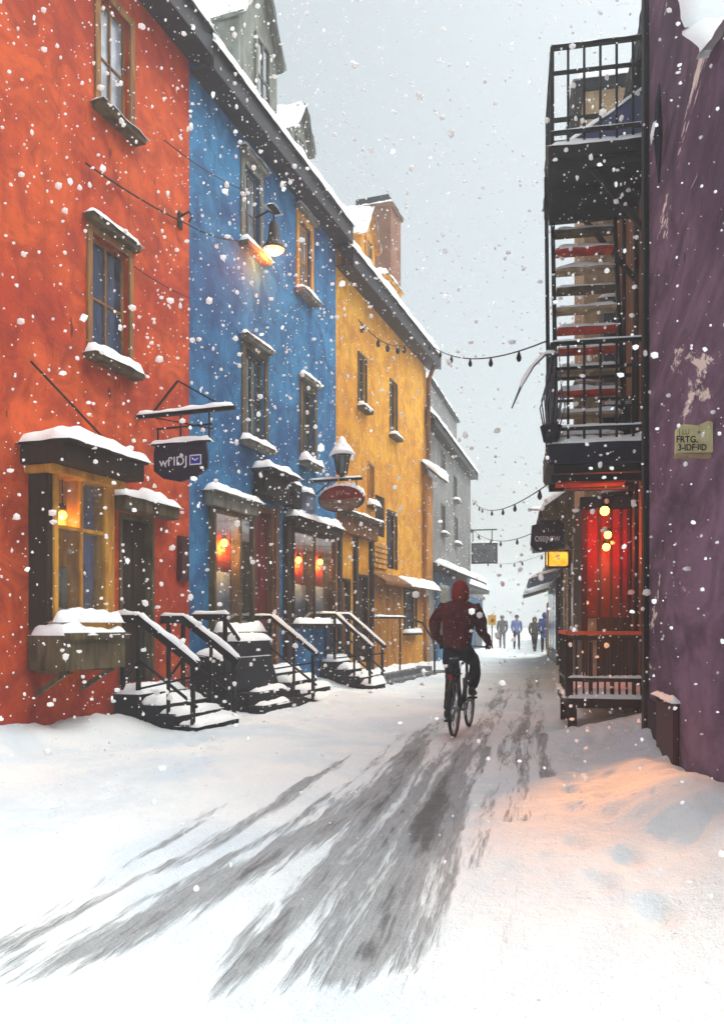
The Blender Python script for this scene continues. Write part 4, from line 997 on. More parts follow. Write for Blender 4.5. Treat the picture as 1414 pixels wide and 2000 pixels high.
# oval-ended navy sign on the red house
us, zs = FRD.at(268, 815)
s1 = FRD.empty('hanging_sign', us, 0, zs, label='dark navy hanging sign with pale blue lettering on the red house', cat='sign')
MB().bar((0, 0, 0), (0, -1.45, .0), .045, .05).bar((0, -.22, .02), (0, -.62, .42), .022).bar((0, -.62, .42), (0, -1.30, .02), .02).bar((0, -.28, -.03), (0, -1.12, -.24), .014).build('bracket', M['iron'], s1)
MB().bar((0, -.30, -.18), (0, -1.12, -.18), .022).build('hanger_bar', M['iron'], s1)
for y in (-.32, -.66, -1.08): MB().bar((0, y, -.02 if y < -.5 else -.18), (0, y, -.37), .018).build('hanger', M['iron'], s1)
rail_snow(s1, (0, -.02, .027), (0, -1.42, .027), .07, .05)
SC = -.66                                                             # board centre out from the wall
ol = [(-.37, .20), (.37, .20), (.39, .10), (.39, -.13), (.24, -.24), (.0, -.29), (-.24, -.24), (-.39, -.14), (-.40, .04)]
bd1 = MB().prism([(SC + q[0], q[1] - .60) for q in ol], -.03, .03, 'x').build('board', M['navy'], s1, bevel=.006)
MB().box(-.05, .05, SC - .42, SC + .42, -.40, -.37).build('cap', M['iron'], s1, bevel=.004)
snow_cap(s1, (-.06, SC - .43, -.37), (.12, 0, 0), (0, .86, 0), .06, rad=.05, lump=.7, step=.03)
# lettering on both faces; the camera sees the -x face
for sx_, rz in ((-.032, -90), (.032, 90)):
    sg = -1 if sx_ < 0 else 1
    text_mesh('lettering', 'wf\u2019IDJ', .165, M['white'], s1, (sx_, SC - .09 * sg, -.63), (R(90), 0, R(rz)), .003, sx=1.05)
    yc = SC - .24 if sg < 0 else SC + .24
    MB().box(*(sorted((sx_, sx_ + sg * .004))), yc - .085, yc + .085, -.69, -.56).build('emblem', M['white'], s1)
    MB().box(*(sorted((sx_ + sg * .0045, sx_ + sg * .008))), yc - .07, yc + .07, -.675, -.575).build('emblem', M['bluelet'], s1)
    MB().bar((sx_ + sg * .010, yc - .04, -.61), (sx_ + sg * .010, yc, -.635), .012).bar((sx_ + sg * .010, yc, -.635), (sx_ + sg * .010, yc + .045, -.60), .012).build('emblem', M['white'], s1)

# red and brown oval sign on the blue house, with a lantern on its arm
us, zs = FBL.at(603, 941)
s2 = FBL.empty('hanging_sign', us, 0, zs, label='oval dark red and brown hanging sign with snow, on the blue house', cat='sign')
MB().bar((0, 0, 0), (0, -1.12, 0), .05, .05).bar((0, -.02, -.35), (0, -.45, -.03), .02).build('bracket', M['iron'], s2)
for y in (-.42, -1.0): MB().bar((0, y, -.02), (0, y, -.16), .018).build('hanger', M['iron'], s2)
rail_snow(s2, (0, -.02, .027), (0, -1.1, .027), .08, .05)
def ov(t): return (-.70 + .47 * math.cos(t), -.38 + (.27 if math.sin(t) > 0 else .25) * math.sin(t))
top = [ov(math.pi * i / 24) for i in range(25)]; botm = [ov(math.pi + math.pi * i / 24) for i in range(25)]
MB().prism(top, -.04, .04, 'x').build('board', M['signred'], s2); MB().prism([(p[0], p[1] - .002) for p in botm], -.04, .04, 'x').build('board', M['signbrown'], s2)
MB().tube([(-.045, *ov(t)) for t in [2 * math.pi * i / 40 for i in range(41)]], .012, 6, False).build('rim', M['iron'], s2)
for k in range(9):
    ta, tb = math.pi * (.12 + .76 * k / 9), math.pi * (.12 + .76 * (k + 1) / 9); A, B = ov(ta), ov(tb)
    if k == 0: sm = MB()
    snow_patch((-.06, A[0], A[1] + .004), (.12, 0, 0), (0, B[0] - A[0], B[1] - A[1]), .06, rad=.02, step=.03, mb=sm)
sm.build('snow_cap', M['snow'], s2, smooth=True)
text_mesh('lettering', "F\u2019r\u2019~", .13, M['tanboard'], s2, (-.042, -.72, -.27), (R(90), 0, R(-90)), .003)
ln = FBL.empty('wall_lantern', us, -.70, zs + .03, label='black lantern with a thick cone of snow on the oval sign bracket', cat='lantern')
MB().lathe([(.03, 0), (.05, .03), (.05, .06), (.12, .08), (.12, .10)], (0, 0, 0), 8).build('base', M['iron'], ln)
MB().lathe([(.105, .10), (.16, .42)], (0, 0, 0), 8).build('glazing', M['glassteal'], ln)
for k in range(8):
    t = 2 * math.pi * k / 8; MB().bar((.108 * math.cos(t), .108 * math.sin(t), .10), (.163 * math.cos(t), .163 * math.sin(t), .42), .018).build('bar', M['iron'], ln)
MB().lathe([(.20, .42), (.21, .44), (.10, .56), (.04, .62), (.03, .68)], (0, 0, 0), 12).build('roof', M['iron'], ln)
bl = MB().lathe([(.235, .44), (.245, .48), (.20, .53), (.16, .60), (.10, .68), (.07, .76), (.01, .82)], (0, 0, 0), 18)
bl.v = [(p[0] * (1 + .18 * N(p[0] * 9, p[1] * 9, p[2] * 5)), p[1] * (1 + .18 * N(p[0] * 9, p[1] * 9, p[2] * 5)), p[2] + .02 * N(p[0] * 8, p[1] * 8)) for p in bl.v]
bl.build('snow_cap', M['snow'], ln, smooth=True)

# bell lamp high on the blue wall
ub, zb_ = FBL.at(535, 490, .35)
bl_ = FBL.empty('bell_lamp', ub, -.35, zb_, label='black bell shaped lamp glowing warm between the top windows of the blue house', cat='lamp')
MB().tube([(0, .345, .62), (0, .1, .70), (0, 0, .64), (0, 0, .5)], .018, 8).build('arm', M['iron'], bl_)
MB().box(-.16, .16, -.05, .05, .70, .72).build('cap', M['iron'], bl_); snow_cap(bl_, (-.18, -.07, .72), (.36, 0, 0), (0, .14, 0), .05, rad=.05)
MB().lathe([(.03, .52), (.05, .50), (.085, .44), (.10, .24), (.13, .14), (.19, .06), (.21, .02), (.195, .015), (.10, .18), (.06, .44)], (0, 0, 0), 22).build('shade', M['iron'], bl_, smooth=True)
MB().lathe([(.02, -.05), (.10, -.04), (.16, .0), (.18, .03), (.1, .05)], (0, 0, 0), 22).build('diffuser', M['bulbsoft'], bl_, smooth=True)
point_light('lamp_light', (0, .02, -.16), (1.0, .19, .04), 60, bl_, .1)

# grey sign on the grey house, navy sign and amber lantern on the right
us, zs = FG.at(918, 1036)
s3 = FG.empty('hanging_sign', us - .05, 0, zs, label='small grey rectangular hanging sign on the grey house', cat='sign')
MB().bar((0, 0, 0), (0, -1.1, 0), .05).bar((0, -.9, 0), (0, -.9, -.50), .035).bar((0, -.12, 0), (0, -.12, -.50), .035).build('bracket', M['iron'], s3)
MB().box(-.04, .04, -1.12, -.06, -1.38, -.52).build('frame', M['iron'], s3, bevel=.01); MB().box(-.055, -.041, -1.06, -.12, -1.32, -.60).build('board', M['signgrey'], s3)
snow_cap(s3, (-.05, -1.13, -.52), (.10, 0, 0), (0, 1.1, 0), .06, rad=.05, step=.06)
text_mesh('lettering', 'c\u00b7o~', .30, M['iron'], s3, (-.06, -.58, -.85), (R(90), 0, R(-90)), .004)

p4 = P(1072, 1045, 16.4); u4 = RX0 + .15 + RT * 16.4
s4 = empty('hanging_sign', (u4, 16.45, p4.z + .52), 0, 'dark navy hanging sign with white lettering on the right side of the street', 'sign')
dx = p4.x - u4
MB().bar((0, 0, 0), (dx - .4, 0, 0), .04).bar((dx + .2, 0, 0), (dx + .2, 0, -.2), .02).bar((dx - .15, 0, 0), (dx - .15, 0, -.2), .02).bar((-.05, 0, -.4), (dx + .35, 0, -.02), .025).build('bracket', M['iron'], s4)
ol = [(-.33, .20), (-.20, .22), (-.16, .30), (.22, .30), (.31, .22), (.30, -.10), (.34, -.27), (-.24, -.33), (-.36, -.20)]
MB().prism([(dx + q[0], q[1] - .52) for q in ol], -.04, .04, 'y').build('board', M['navy'], s4, bevel=.01)
sm = snow_patch((dx - .36, -.07, .01), (.7, 0, 0), (0, .14, 0), .05, rad=.05); sm.build('snow_cap', M['snow'], s4, smooth=True)
text_mesh('lettering', 'OSEINFW', .15, M['white'], s4, (dx - .03, -.043, -.60), (R(90), 0, 0), .003, sx=.78, bold=.004)
text_mesh('lettering', '\u00b7 . \u2019 I . \u00b7', .11, M['white'], s4, (dx - .03, -.043, -.42), (R(90), 0, 0), .003, sx=.78)
p5 = P(1088, 1092, 17.0)
s5 = empty('box_lantern', (p5.x, p5.y, p5.z), 0, 'amber glowing box lantern hanging below the navy sign on the right', 'lantern')
MB().box(-.20, .20, -.12, .12, -.14, .14).build('glazing', emit('amber_lantern_glass', (238, 150, 20), 1.0, (255, 196, 60)), s5, bevel=.02)
mb = MB()
for x in (-.21, .21):
    for y in (-.13, .13): mb.bar((x, y, -.17), (x, y, .17), .025)
mb.box(-.24, .24, -.16, .16, .16, .20).box(-.22, .22, -.14, .14, -.19, -.16).build('frame', M['iron'], s5)
snow_cap(s5, (-.25, -.17, .20), (.5, 0, 0), (0, .34, 0), .07, rad=.07)
MB().bar((.2, 0, .19), (RX0 + .15 + RT * 17 - p5.x, 0, .30), .03).build('bracket', M['iron'], s5)
# small yellow sign past the kiosk
p6 = P(961, 1212, 40.0)
ys = empty('street_sign', (p6.x, p6.y, 0), 0, 'small yellow sign with a red dot on a thin post at the teal kiosk', 'sign')
MB().tube([(0, .03, -.1), (0, .03, p6.z + .3)], .03, 8).build('post', M['iron'], ys)
MB().box(-.20, .20, -.02, .0, p6.z - .22, p6.z + .26).build('plate', M['yellowsign'], ys, bevel=.006); MB().lathe([(.10, -.03), (.10, -.021)], (0.02, 0, p6.z), 16, 'y').build('emblem', M['redboard'], ys)

# ------------------------------------------------------------------ cables and string lights
def cable(nm, pts, label, cat, sag=.25, bulbs=0, r=.010, group=None, bs=.045):
    A, B = Vector(pts[0]), Vector(pts[-1]); rt = empty(nm, A, 0, label, cat, group); n = 24
    def at(t): return (B - A) * t - Vector((0, 0, sag * 4 * t * (1 - t)))
    MB().tube([at(i / n) for i in range(n + 1)], r, 6).build('wire', M['iron'], rt)
    rb = random.Random(nm + label)
    for i in range(bulbs):
        p = at((i + .5 + rb.uniform(-.25, .25)) / bulbs)
        MB().lathe([(.012, 0), (.018, -.03), (bs * .55, -.05), (bs * .8, -.05 - bs), (bs * .5, -.05 - bs * 1.9), (.005, -.05 - bs * 2.1)], p, 8).build('bulb', M['iron'], rt, smooth=True)
    return rt
cable('string_lights', [P(812, 645, 22.8), Vector((2.16, 9.62, 4.68))], 'string of unlit bulbs from the ochre house eave to the lower iron balcony', 'string lights', .45, 7)
cable('string_lights', [P(922, 976, 34.0), Vector((2.45, 10.7, 3.2))], 'string of unlit bulbs from the grey house to beneath the lower balcony', 'string lights', .40, 7)
cable('string_lights', [P(916, 1028, 33.5), P(1066, 1028, 17.5)], 'string of unlit bulbs from the grey house to the navy sign', 'string lights', .45, 6, bs=.05)
cable('string_lights', [P(930, 1092, 38), P(1072, 1078, 26.0)], 'farthest string of tiny unlit bulbs low over the street', 'string lights', .30, 6, bs=.05, r=.006)
def fp(fr, px_, py_, out=.06): u, z = fr.at(px_, py_, out); return fr.world(u, -out, z)
cable('wall_cable', [fp(FRD, 168, 318), fp(FRD, 366, 437)], 'black cable running down the red wall from the upper hook', 'cable', .04, 0, .012)
cable('wall_cable', [fp(FRD, 366, 437), fp(FBL, 466, 470)], 'black cable crossing from the red wall to the blue wall', 'cable', .05, 0, .012)
cable('wall_cable', [fp(FRD, 320, 272), fp(FBL, 478, 372)], 'thin upper cable between the red wall and the first blue window', 'cable', .06, 0, .009)
cable('wall_cable', [fp(FRD, 60, 705), fp(FRD, 214, 868, .35)], 'snowy stay wire over the bay window of the red house', 'cable', .0, 0, .014)
cable('wall_cable', [fp(FRD, 262, 520), fp(FRD, 372, 582)], 'thin cable right of the lower window on the red wall', 'cable', .03, 0, .008)
cable('wall_cable', [fp(FYE, 700, 624, .3), fp(FYE, 800, 672, .3)], 'dark cable under the eave of the ochre house', 'cable', .25, 5, .014, bs=.07)
hk = FRD.empty('wall_hook', FRD.at(350), 0, FRD.at(350, 430)[1], label='black iron cable hook at the edge of the red wall', cat='hook')
MB().box(-.05, .05, -.03, -.003, -.12, .12).build('plate', M['iron'], hk, bevel=.006); MB().tube([(0, -.03, .06), (0, -.16, .10), (0, -.22, .02), (0, -.16, -.05)], .014, 8).build('hook', M['iron'], hk, smooth=True)

# ------------------------------------------------------------------ stoops on the left
def stoop(fr, u0, u1, zl, land, n, run, label, rails=(True, False), rm=None, sm=None, rail_top=.92, thick=.07, close=True):
    rt = fr.empty('stoop', u0, 0, 0, label=label, cat='steps', group='snowy entrance steps on the left side'); wd = u1 - u0; rise = zl / (n + 1)
    sm = sm or M['darkstone']; rm = rm or M['blackwood']
    MB().box(0, wd, -land, -.004, -.25, zl).build('landing', sm, rt, bevel=.012)
    snow_cap(rt, (.01, -land, zl), (wd - .02, 0, 0), (0, land - .02, 0), .10, rad=.12, lump=.6, step=.05)
    for i in range(n):
        y1 = -land - run * i; z = zl - rise * (i + 1)
        st = MB().box(0, wd, y1 - run, y1 - .001, -.25, z).build('step', sm, rt, bevel=.012)
        snow_cap(st, (.02, y1 - run - .02, z), (wd - .04, 0, 0), (0, run + .01, 0), .10, rad=.10, lump=.7, step=.04)
    yb = -land - run * n
    for side, x in ((0, .04), (1, wd - .04)):
        if not rails[side]: continue
        zt = zl + rail_top; zb = max(.5, zl - rise * n + rail_top * .78)
        rl = MB().bar((x, -.01, zt), (x, -land - .02, zt), thick, thick * 1.6).bar((x, -land, zt), (x, yb - .02, zb), thick, thick * 1.6).build('handrail', rm, rt)
        rail_snow(rl, (x, -.02, zt + thick * .8), (x, -land, zt + thick * .8), thick * 1.1, .05); rail_snow(rl, (x, -land, zt + thick * .8), (x, yb - .02, zb + thick * .8), thick * 1.1, .05)
        for y in (-.12, -land + .03): MB().bar((x, y, zl), (x, y, zt), .045).build('post', M['iron'], rt)
        MB().bar((x, yb + .06, -.05), (x, yb + .06, zb), .045).build('post', M['iron'], rt)
        t = .5; MB().bar((x, -land - run * n * .5, 0), (x, -land - run * n * .5, zt + (zb - zt) * .5), .035).build('post', M['iron'], rt)
        MB().bar((x, -.12, zl + .10), (x, -land, zl + .42), .03).bar((x, -land, zl + .40), (x, yb, zb - .5), .03).bar((x, -land, zl + .05), (x, yb, zb - .12), .025).build('rail_brace', M['iron'], rt)
    return rt
stoop(FRD, dr[0] - .12, dr[1] + .22, .50, .38, 3, .27, 'snowy dark stone steps with a heavy black handrail at the red house door', rails=(True, True))
stoop(FBL, bd[0] - .10, bd[1] + .42, .55, .40, 3, .27, 'snowy steps with a thin railing at the burgundy door of the blue house', rails=(True, False), thick=.045)
stoop(FBL, sh2[1] - .62, FBL.at(655) - .02, .62, .35, 3, .26, 'snowy steps with slanting rails between the blue and ochre houses', rails=(True, True), thick=.05, rm=M['slate'])
u0, u1 = FYE.at(672), FYE.at(796)
st = FYE.empty('stone_step', u0, 0, 0, label='long low grey stone step with snow in front of the ochre house', cat='steps')
MB().box(0, u1 - u0, -.7, -.004, -.2, .22).build('slab', M['stone'], st, bevel=.015); MB().box(.1, u1 - u0 + .3, -1.05, -.701, -.2, .10).build('slab', M['stone'], st, bevel=.015)
snow_cap(st, (.5, -.5, .22), (u1 - u0 - 1.2, 0, 0), (0, .45, 0), .10, rad=.16, lump=1.0, step=.08)
ry, rzz = FYE.at(722, 1206)
hr = FYE.empty('handrail', ry, 0, 0, label='thin black handrail with snow by the ochre house step', cat='handrail')
MB().tube([(0, -.06, rzz), (1.1, -.55, rzz), (1.6, -.85, rzz - .12), (2.1, -1.0, rzz - .55), (2.2, -1.02, rzz - .75)], .028, 8).build('rail', M['iron'], hr, smooth=True)
MB().tube([(2.2, -1.02, -.1), (2.2, -1.02, rzz - .70)], .026, 8).build('post', M['iron'], hr); MB().tube([(.9, -.48, -.1), (.9, -.48, rzz - .01)], .022, 8).build('post', M['iron'], hr)
rail_snow(hr, (0.05, -.10, rzz + .025), (1.1, -.55, rzz + .025), .07, .05)

# cellar bulkhead under the first shop window of the blue house, with its own flat rail
b0, b1 = .04, bd[0] - .14
cb_ = FBL.empty('cellar_bulkhead', b0, 0, 0, label='black cellar bulkhead heaped with snow under the first blue shop window', cat='bulkhead')
Wb = b1 - b0
MB().prism([(-.003, -.2), (-.003, .92), (-.42, .86), (-.60, .30), (-.62, -.2)], 0, Wb, 'x').build('hood', M['blackwood'], cb_, bevel=.02)
MB().prism([(-.435, .83), (-.58, .36), (-.605, .37), (-.46, .84)], .12, Wb - .12, 'x').build('hatch', M['darkstone'], cb_, bevel=.006)
snow_cap(cb_, (.05, -.43, .865), (Wb - .1, 0, 0), (0, .40, .055), .12, rad=.14, lump=.9, step=.05)
MB().bar((-.02, -.05, 1.46), (-.02, -.62, 1.46), .06, .09).bar((-.02, -.58, .3), (-.02, -.58, 1.42), .05).bar((-.02, -.58, 1.42), (.4, -.58, 1.12), .04).build('rail', M['blackwood'], cb_); rail_snow(cb_, (-.02, -.06, 1.507), (-.02, -.62, 1.507), .07, .05)
for i, (yo, zt__) in enumerate(((-.88, .34), (-1.12, .17))):
    bs_ = MB().box(.10, Wb - .05, yo, (-.621, -.881)[i], -.2, zt__).build('step', M['blackwood'], cb_, bevel=.012)
    snow_cap(bs_, (Wb * (.30, .12)[i], yo + .03, zt__), (Wb * (.55, .50)[i], 0, 0), (0, .18, 0), .08, rad=.10, lump=1.2, step=.03, over=.03)
pw = FBL.empty('window_box', sh1[0] + .05, 0, 0, label='dark planter box full of snow on the sill of the first blue shop window', cat='planter')
MB().box(0, sh1[1] - sh1[0] - .2, -.46, -.27, sh1[2] - .42, sh1[2] - .14).build('trough', M['slate'], pw, bevel=.02)
snow_cap(pw, (-.02, -.48, sh1[2] - .14), (sh1[1] - sh1[0] - .16, 0, 0), (0, .23, 0), .16, rad=.1, lump=.9, step=.04)
MB().bar((.2, -.28, sh1[2] - .3), (.2, -.004, sh1[2] - .3), .04).bar((.9, -.28, sh1[2] - .3), (.9, -.004, sh1[2] - .3), .04).build('bracket', M['iron'], pw)

# ------------------------------------------------------------------ bicycle and rider
BX, BY = (887 - CX) / FPX * 9.7, 9.7
BZ = ground_h(BX, BY) + .004
HEAD = R(90 - 17)
bk = empty('bicycle', (BX, BY, BZ), HEAD, 'black upright bicycle ridden away down the slushy street', 'bicycle')
WR, RX_, FX_ = .345, 0.0, 1.06
def wheel(x, steer=0.0):
    c = (x, 0, WR)
    rim = MB().torus(c, WR - .036, .013, 'y', 44, 6).build('wheel', M['chrome'], bk, smooth=True)
    MB().torus(c, WR - .019, .021, 'y', 44, 8).build('tyre', M['rubber'], rim, smooth=True)
    sp = MB()
    for i in range(20):
        a = 2 * math.pi * i / 20; sp.bar((x, (.03 if i % 2 else -.03), WR), (x + (WR - .04) * math.cos(a), 0, WR + (WR - .04) * math.sin(a)), .0035)
    sp.build('spokes', M['chrome'], rim)
    MB().tube([(x, -.06, WR), (x, .06, WR)], .018, 10).build('hub', M['chrome'], rim)
wheel(RX_); wheel(FX_)
BBX, BBZ = .44, .29; SX, SZ = .24, .92; HX, HZt, HZb = .86, .92, .72
fr = MB()
fr.tube([(BBX, 0, BBZ), (SX, 0, SZ)], .017).tube([(BBX, 0, BBZ), (HX + .03, 0, HZb)], .018).tube([(SX + .03, 0, .82), (HX, 0, HZt - .04)], .016).tube([(HX + .035, 0, HZb - .06), (HX - .01, 0, HZt + .08)], .019)
for y in (-.055, .055): fr.tube([(BBX, y * .5, BBZ), (RX_, y, WR)], .010).tube([(SX + .03, y * .4, .80), (RX_, y, WR)], .009).tube([(HX + .04, y * .8, HZb - .08), (HX + .10, y, .55), (FX_, y, WR)], .012)
fr.build('frame', M['bikepaint'], bk, smooth=True)
for x0_, a0_, a1_ in ((RX_, 20, 200), (FX_, 30, 150)):
    vs = []; n = 16
    for i in range(n + 1):
        a = R(a0_ + (a1_ - a0_) * i / n)
        for y, rr in ((-.03, WR + .012), (0, WR + .028), (.03, WR + .012)): vs.append((x0_ + rr * math.cos(a), y, WR + rr * math.sin(a)))
    o = MB().add(vs, [(3 * i + k, 3 * i + k + 1, 3 * i + k + 4, 3 * i + k + 3) for i in range(n) for k in (0, 1)]).build('mudguard', M['bikepaint'], bk, smooth=True)
    o.modifiers.new('thick', 'SOLIDIFY').thickness = .004
MB().bar((-.22, -.055, .745), (.20, -.055, .745), .012).bar((-.22, .055, .745), (.20, .055, .745), .012).bar((-.22, -.055, .745), (-.22, .055, .745), .012).bar((-.05, -.055, .745), (-.05, .055, .745), .012).bar((.1, -.055, .745), (.1, .055, .745), .012).bar((-.18, -.06, .745), (0, -.07, WR), .009).bar((-.18, .06, .745), (0, .07, WR), .009).build('rack', M['bikepaint'], bk)
sdl = MB().ball((0, 0, 0), 1, 16, 10, (.135, .095, .038))
sdl.v = [(p[0], p[1] * (1.0 if p[0] < .02 else max(.30, 1 - (p[0] - .02) * 6)), p[2]) for p in sdl.v]
so_ = sdl.build('saddle', M['boot'], bk, smooth=True, loc=(SX, 0, SZ + .055)); MB().tube([(-.02, -.05, SZ + .02), (-.05, 0, SZ + .015), (-.02, .05, SZ + .02)], .008).build('reflector', M['chrome'], bk)
MB().tube([(HX - .14, .31, 1.04), (HX - .06, .26, 1.05), (HX + .02, .10, 1.06), (HX + .02, 0, 1.04), (HX + .02, -.10, 1.06), (HX - .06, -.26, 1.05), (HX - .14, -.31, 1.04)], .012, 8).tube([(HX - .01, 0, .98), (HX + .02, 0, 1.05)], .016).build('handlebar', M['chrome'], bk, smooth=True)
for y in (.31, -.31): MB().tube([(HX - .15, y * 1.0, 1.04), (HX - .07, y * .87, 1.049)], .018, 8).build('grip', M['rubber'], bk, smooth=True)
CRA = R(58); cxo, czo = .165 * math.cos(CRA), .165 * math.sin(CRA)
pr_, pl_ = (BBX + cxo, -.135, BBZ + czo), (BBX - cxo, .135, BBZ - czo)
MB().lathe([(.085, -.053), (.09, -.050), (.085, -.047)], (BBX, 0, BBZ), 24, 'y').build('chainring', M['chrome'], bk)
MB().bar((BBX, -.07, BBZ), (pr_[0], -.085, pr_[2]), .022).bar((BBX, .07, BBZ), (pl_[0], .085, pl_[2]), .022).tube([(BBX, -.07, BBZ), (BBX, .07, BBZ)], .02).build('crank', M['chrome'], bk)
for p in (pr_, pl_): MB().box(p[0] - .045, p[0] + .045, p[1] - .05, p[1] + .05, p[2] - .012, p[2] + .012).build('pedal', M['rubber'], bk, bevel=.004)
MB().box(-.27, -.255, -.03, .03, .70, .76).build('rear_light', M['signred'], bk, bevel=.004)

rd = empty('person', (BX, BY, BZ), HEAD, 'cyclist in a dark red hooded jacket and navy trousers, seen from behind', 'person')
sl = .012
body = {'pelvis': ((.20, 0, 1.08), (.11, .10)), 'waist': ((.24, 0, 1.22), .115), 'chest': ((.34, 0, 1.44), (.15, .12)), 'neck': ((.40, 0, 1.60), .055), 'head': ((.44, 0, 1.70), .085), 'crown': ((.45, 0, 1.79), .08),
        'nose': ((.55, 0, 1.71), .016), 'chin': ((.51, 0, 1.65), .03),
        'shL': ((.36, .18, 1.53), .065), 'elL': ((.43, .30, 1.30), .045), 'wrL': ((.70, .30, 1.10), .030), 'shR': ((.36, -.18, 1.53), .065), 'elR': ((.43, -.25, 1.27), .045), 'wrR': ((.70, -.31, 1.09), .030),
        'hpL': ((.23, .10, 1.02), .07), 'knL': ((.50, .125, .62), .042), 'anL': ((pl_[0] - .06, .135, pl_[2] + .12), .03), 'hpR': ((.23, -.10, 1.02), .07), 'knR': ((.66, -.145, .86), .042), 'anR': ((pr_[0] - .06, -.135, pr_[2] + .12), .03)}
be = [('pelvis', 'waist'), ('waist', 'chest'), ('chest', 'neck'), ('neck', 'head'), ('head', 'crown'), ('head', 'nose'), ('head', 'chin'), ('chest', 'shL'), ('shL', 'elL'), ('elL', 'wrL'), ('chest', 'shR'), ('shR', 'elR'), ('elR', 'wrR'), ('pelvis', 'hpL'), ('hpL', 'knL'), ('knL', 'anL'), ('pelvis', 'hpR'), ('hpR', 'knR'), ('knR', 'anR')]
skin('body', body, be, M['skin'], rd)
jk = {'hem': ((.19, 0, 1.01), (.18, .165)), 'low': ((.21, 0, 1.15), (.195, .17)), 'mid': ((.27, 0, 1.32), (.205, .165)), 'chest': ((.33, 0, 1.48), (.185, .15)), 'neck': ((.385, 0, 1.60), .105),
      'shL': ((.36, .20, 1.52), .095), 'uaL': ((.38, .29, 1.42), .085), 'elL': ((.43, .335, 1.29), .080), 'faL': ((.56, .32, 1.19), .064), 'wrL': ((.68, .305, 1.11), .050),
      'shR': ((.36, -.20, 1.52), .092), 'uaR': ((.38, -.255, 1.42), .082), 'elR': ((.42, -.255, 1.27), .072), 'faR': ((.56, -.295, 1.18), .060), 'wrR': ((.68, -.315, 1.10), .050)}
je = [('hem', 'low'), ('low', 'mid'), ('mid', 'chest'), ('chest', 'neck'), ('chest', 'shL'), ('shL', 'uaL'), ('uaL', 'elL'), ('elL', 'faL'), ('faL', 'wrL'), ('chest', 'shR'), ('shR', 'uaR'), ('uaR', 'elR'), ('elR', 'faR'), ('faR', 'wrR')]
def crumple(o, amp, s):
    for v in o.data.vertices:
        v.co += v.normal * amp * (N(v.co.x * s, v.co.y * s, v.co.z * s * .7) + .5 * N(v.co.x * s * 2.7, v.co.y * s * 2.7, v.co.z * s * 2.7))
j_ = skin('jacket', jk, je, M['jacket'], rd, 3); crumple(j_, .022, 7)
hd_ = MB().ball((0, 0, 0), 1, 26, 20)
vv = []
for p in hd_.v:
    x, y, z = p[0] * .128, p[1] * .112, p[2] * .150
    if p[0] > .55: x = .128 * (.55 - (p[0] - .55) * .9)           # the opening folds inward round the face
    if z < -.05: x *= 1.08; y *= 1.12
    vv.append((x + .40, y, z + 1.735))
hd_.v = vv
h_ = hd_.build('hood', M['hood'], j_, smooth=True); crumple(h_, .010, 9)
tr = {'pelvis': ((.19, 0, 1.02), (.15, .125)), 'waist': ((.22, 0, 1.13), (.14, .12)), 'hpL': ((.24, .10, .98), .105), 'thL': ((.38, .115, .80), .088), 'knL': ((.51, .128, .62), .080), 'caL': ((.42, .132, .42), .076), 'anL': ((pl_[0] - .06, .135, pl_[2] + .13), .062),
      'hpR': ((.25, -.10, .99), .110), 'thR': ((.46, -.125, .93), .092), 'knR': ((.665, -.145, .85), .074), 'caR': ((.58, -.142, .66), .078), 'anR': ((pr_[0] - .06, -.135, pr_[2] + .13), .064)}
t_ = skin('trousers', tr, [('pelvis', 'waist'), ('pelvis', 'hpL'), ('hpL', 'thL'), ('thL', 'knL'), ('knL', 'caL'), ('caL', 'anL'), ('pelvis', 'hpR'), ('hpR', 'thR'), ('thR', 'knR'), ('knR', 'caR'), ('caR', 'anR')], M['trousers'], rd); crumple(t_, .012, 9)
for p in (pl_, pr_):
    skin('boot', {'a': ((p[0] - .065, p[1], p[2] + .16), .050), 'h': ((p[0] - .075, p[1], p[2] + .065), .050), 'm': ((p[0] + .02, p[1], p[2] + .055), (.048, .040)), 't': ((p[0] + .12, p[1], p[2] + .045), (.045, .030))}, [('a', 'h'), ('h', 'm'), ('m', 't')], M['boot'], rd)
for sg in (1, -1):
    c = Vector((HX - .115, .302 * sg, 1.044))
    nd = {'w': ((.69, .306 * sg, 1.095), .036), 'p': ((c.x - .01, c.y, c.z + .042), (.034, .022)), 'k': ((c.x + .035, c.y - .012 * sg, c.z + .040), (.036, .018))}
    ed = [('w', 'p'), ('p', 'k')]
    for i in range(4):
        o = (.033 - .022 * i); yy = c.y - .012 * sg + 0
        a = Vector((c.x + .028 + o * .35, c.y + sg * o, c.z + .036))
        nd['f%d' % i] = (a, .0100); nd['g%d' % i] = (a + Vector((.026, 0, -.022 - .002 * i)), .0095); nd['h%d' % i] = (a + Vector((.012, 0, -.052)), .0085)
        ed += [('k', 'f%d' % i), ('f%d' % i, 'g%d' % i), ('g%d' % i, 'h%d' % i)]
    nd['t0'] = (Vector((c.x + .0, c.y - .036 * sg, c.z + .026)), .0120); nd['t1'] = (Vector((c.x + .024, c.y - .040 * sg, c.z - .004)), .0105); nd['t2'] = (Vector((c.x + .030, c.y - .030 * sg, c.z - .026)), .0095)
    ed += [('p', 't0'), ('t0', 't1'), ('t1', 't2')]
    skin('glove', nd, ed, M['boot'], rd, 1)

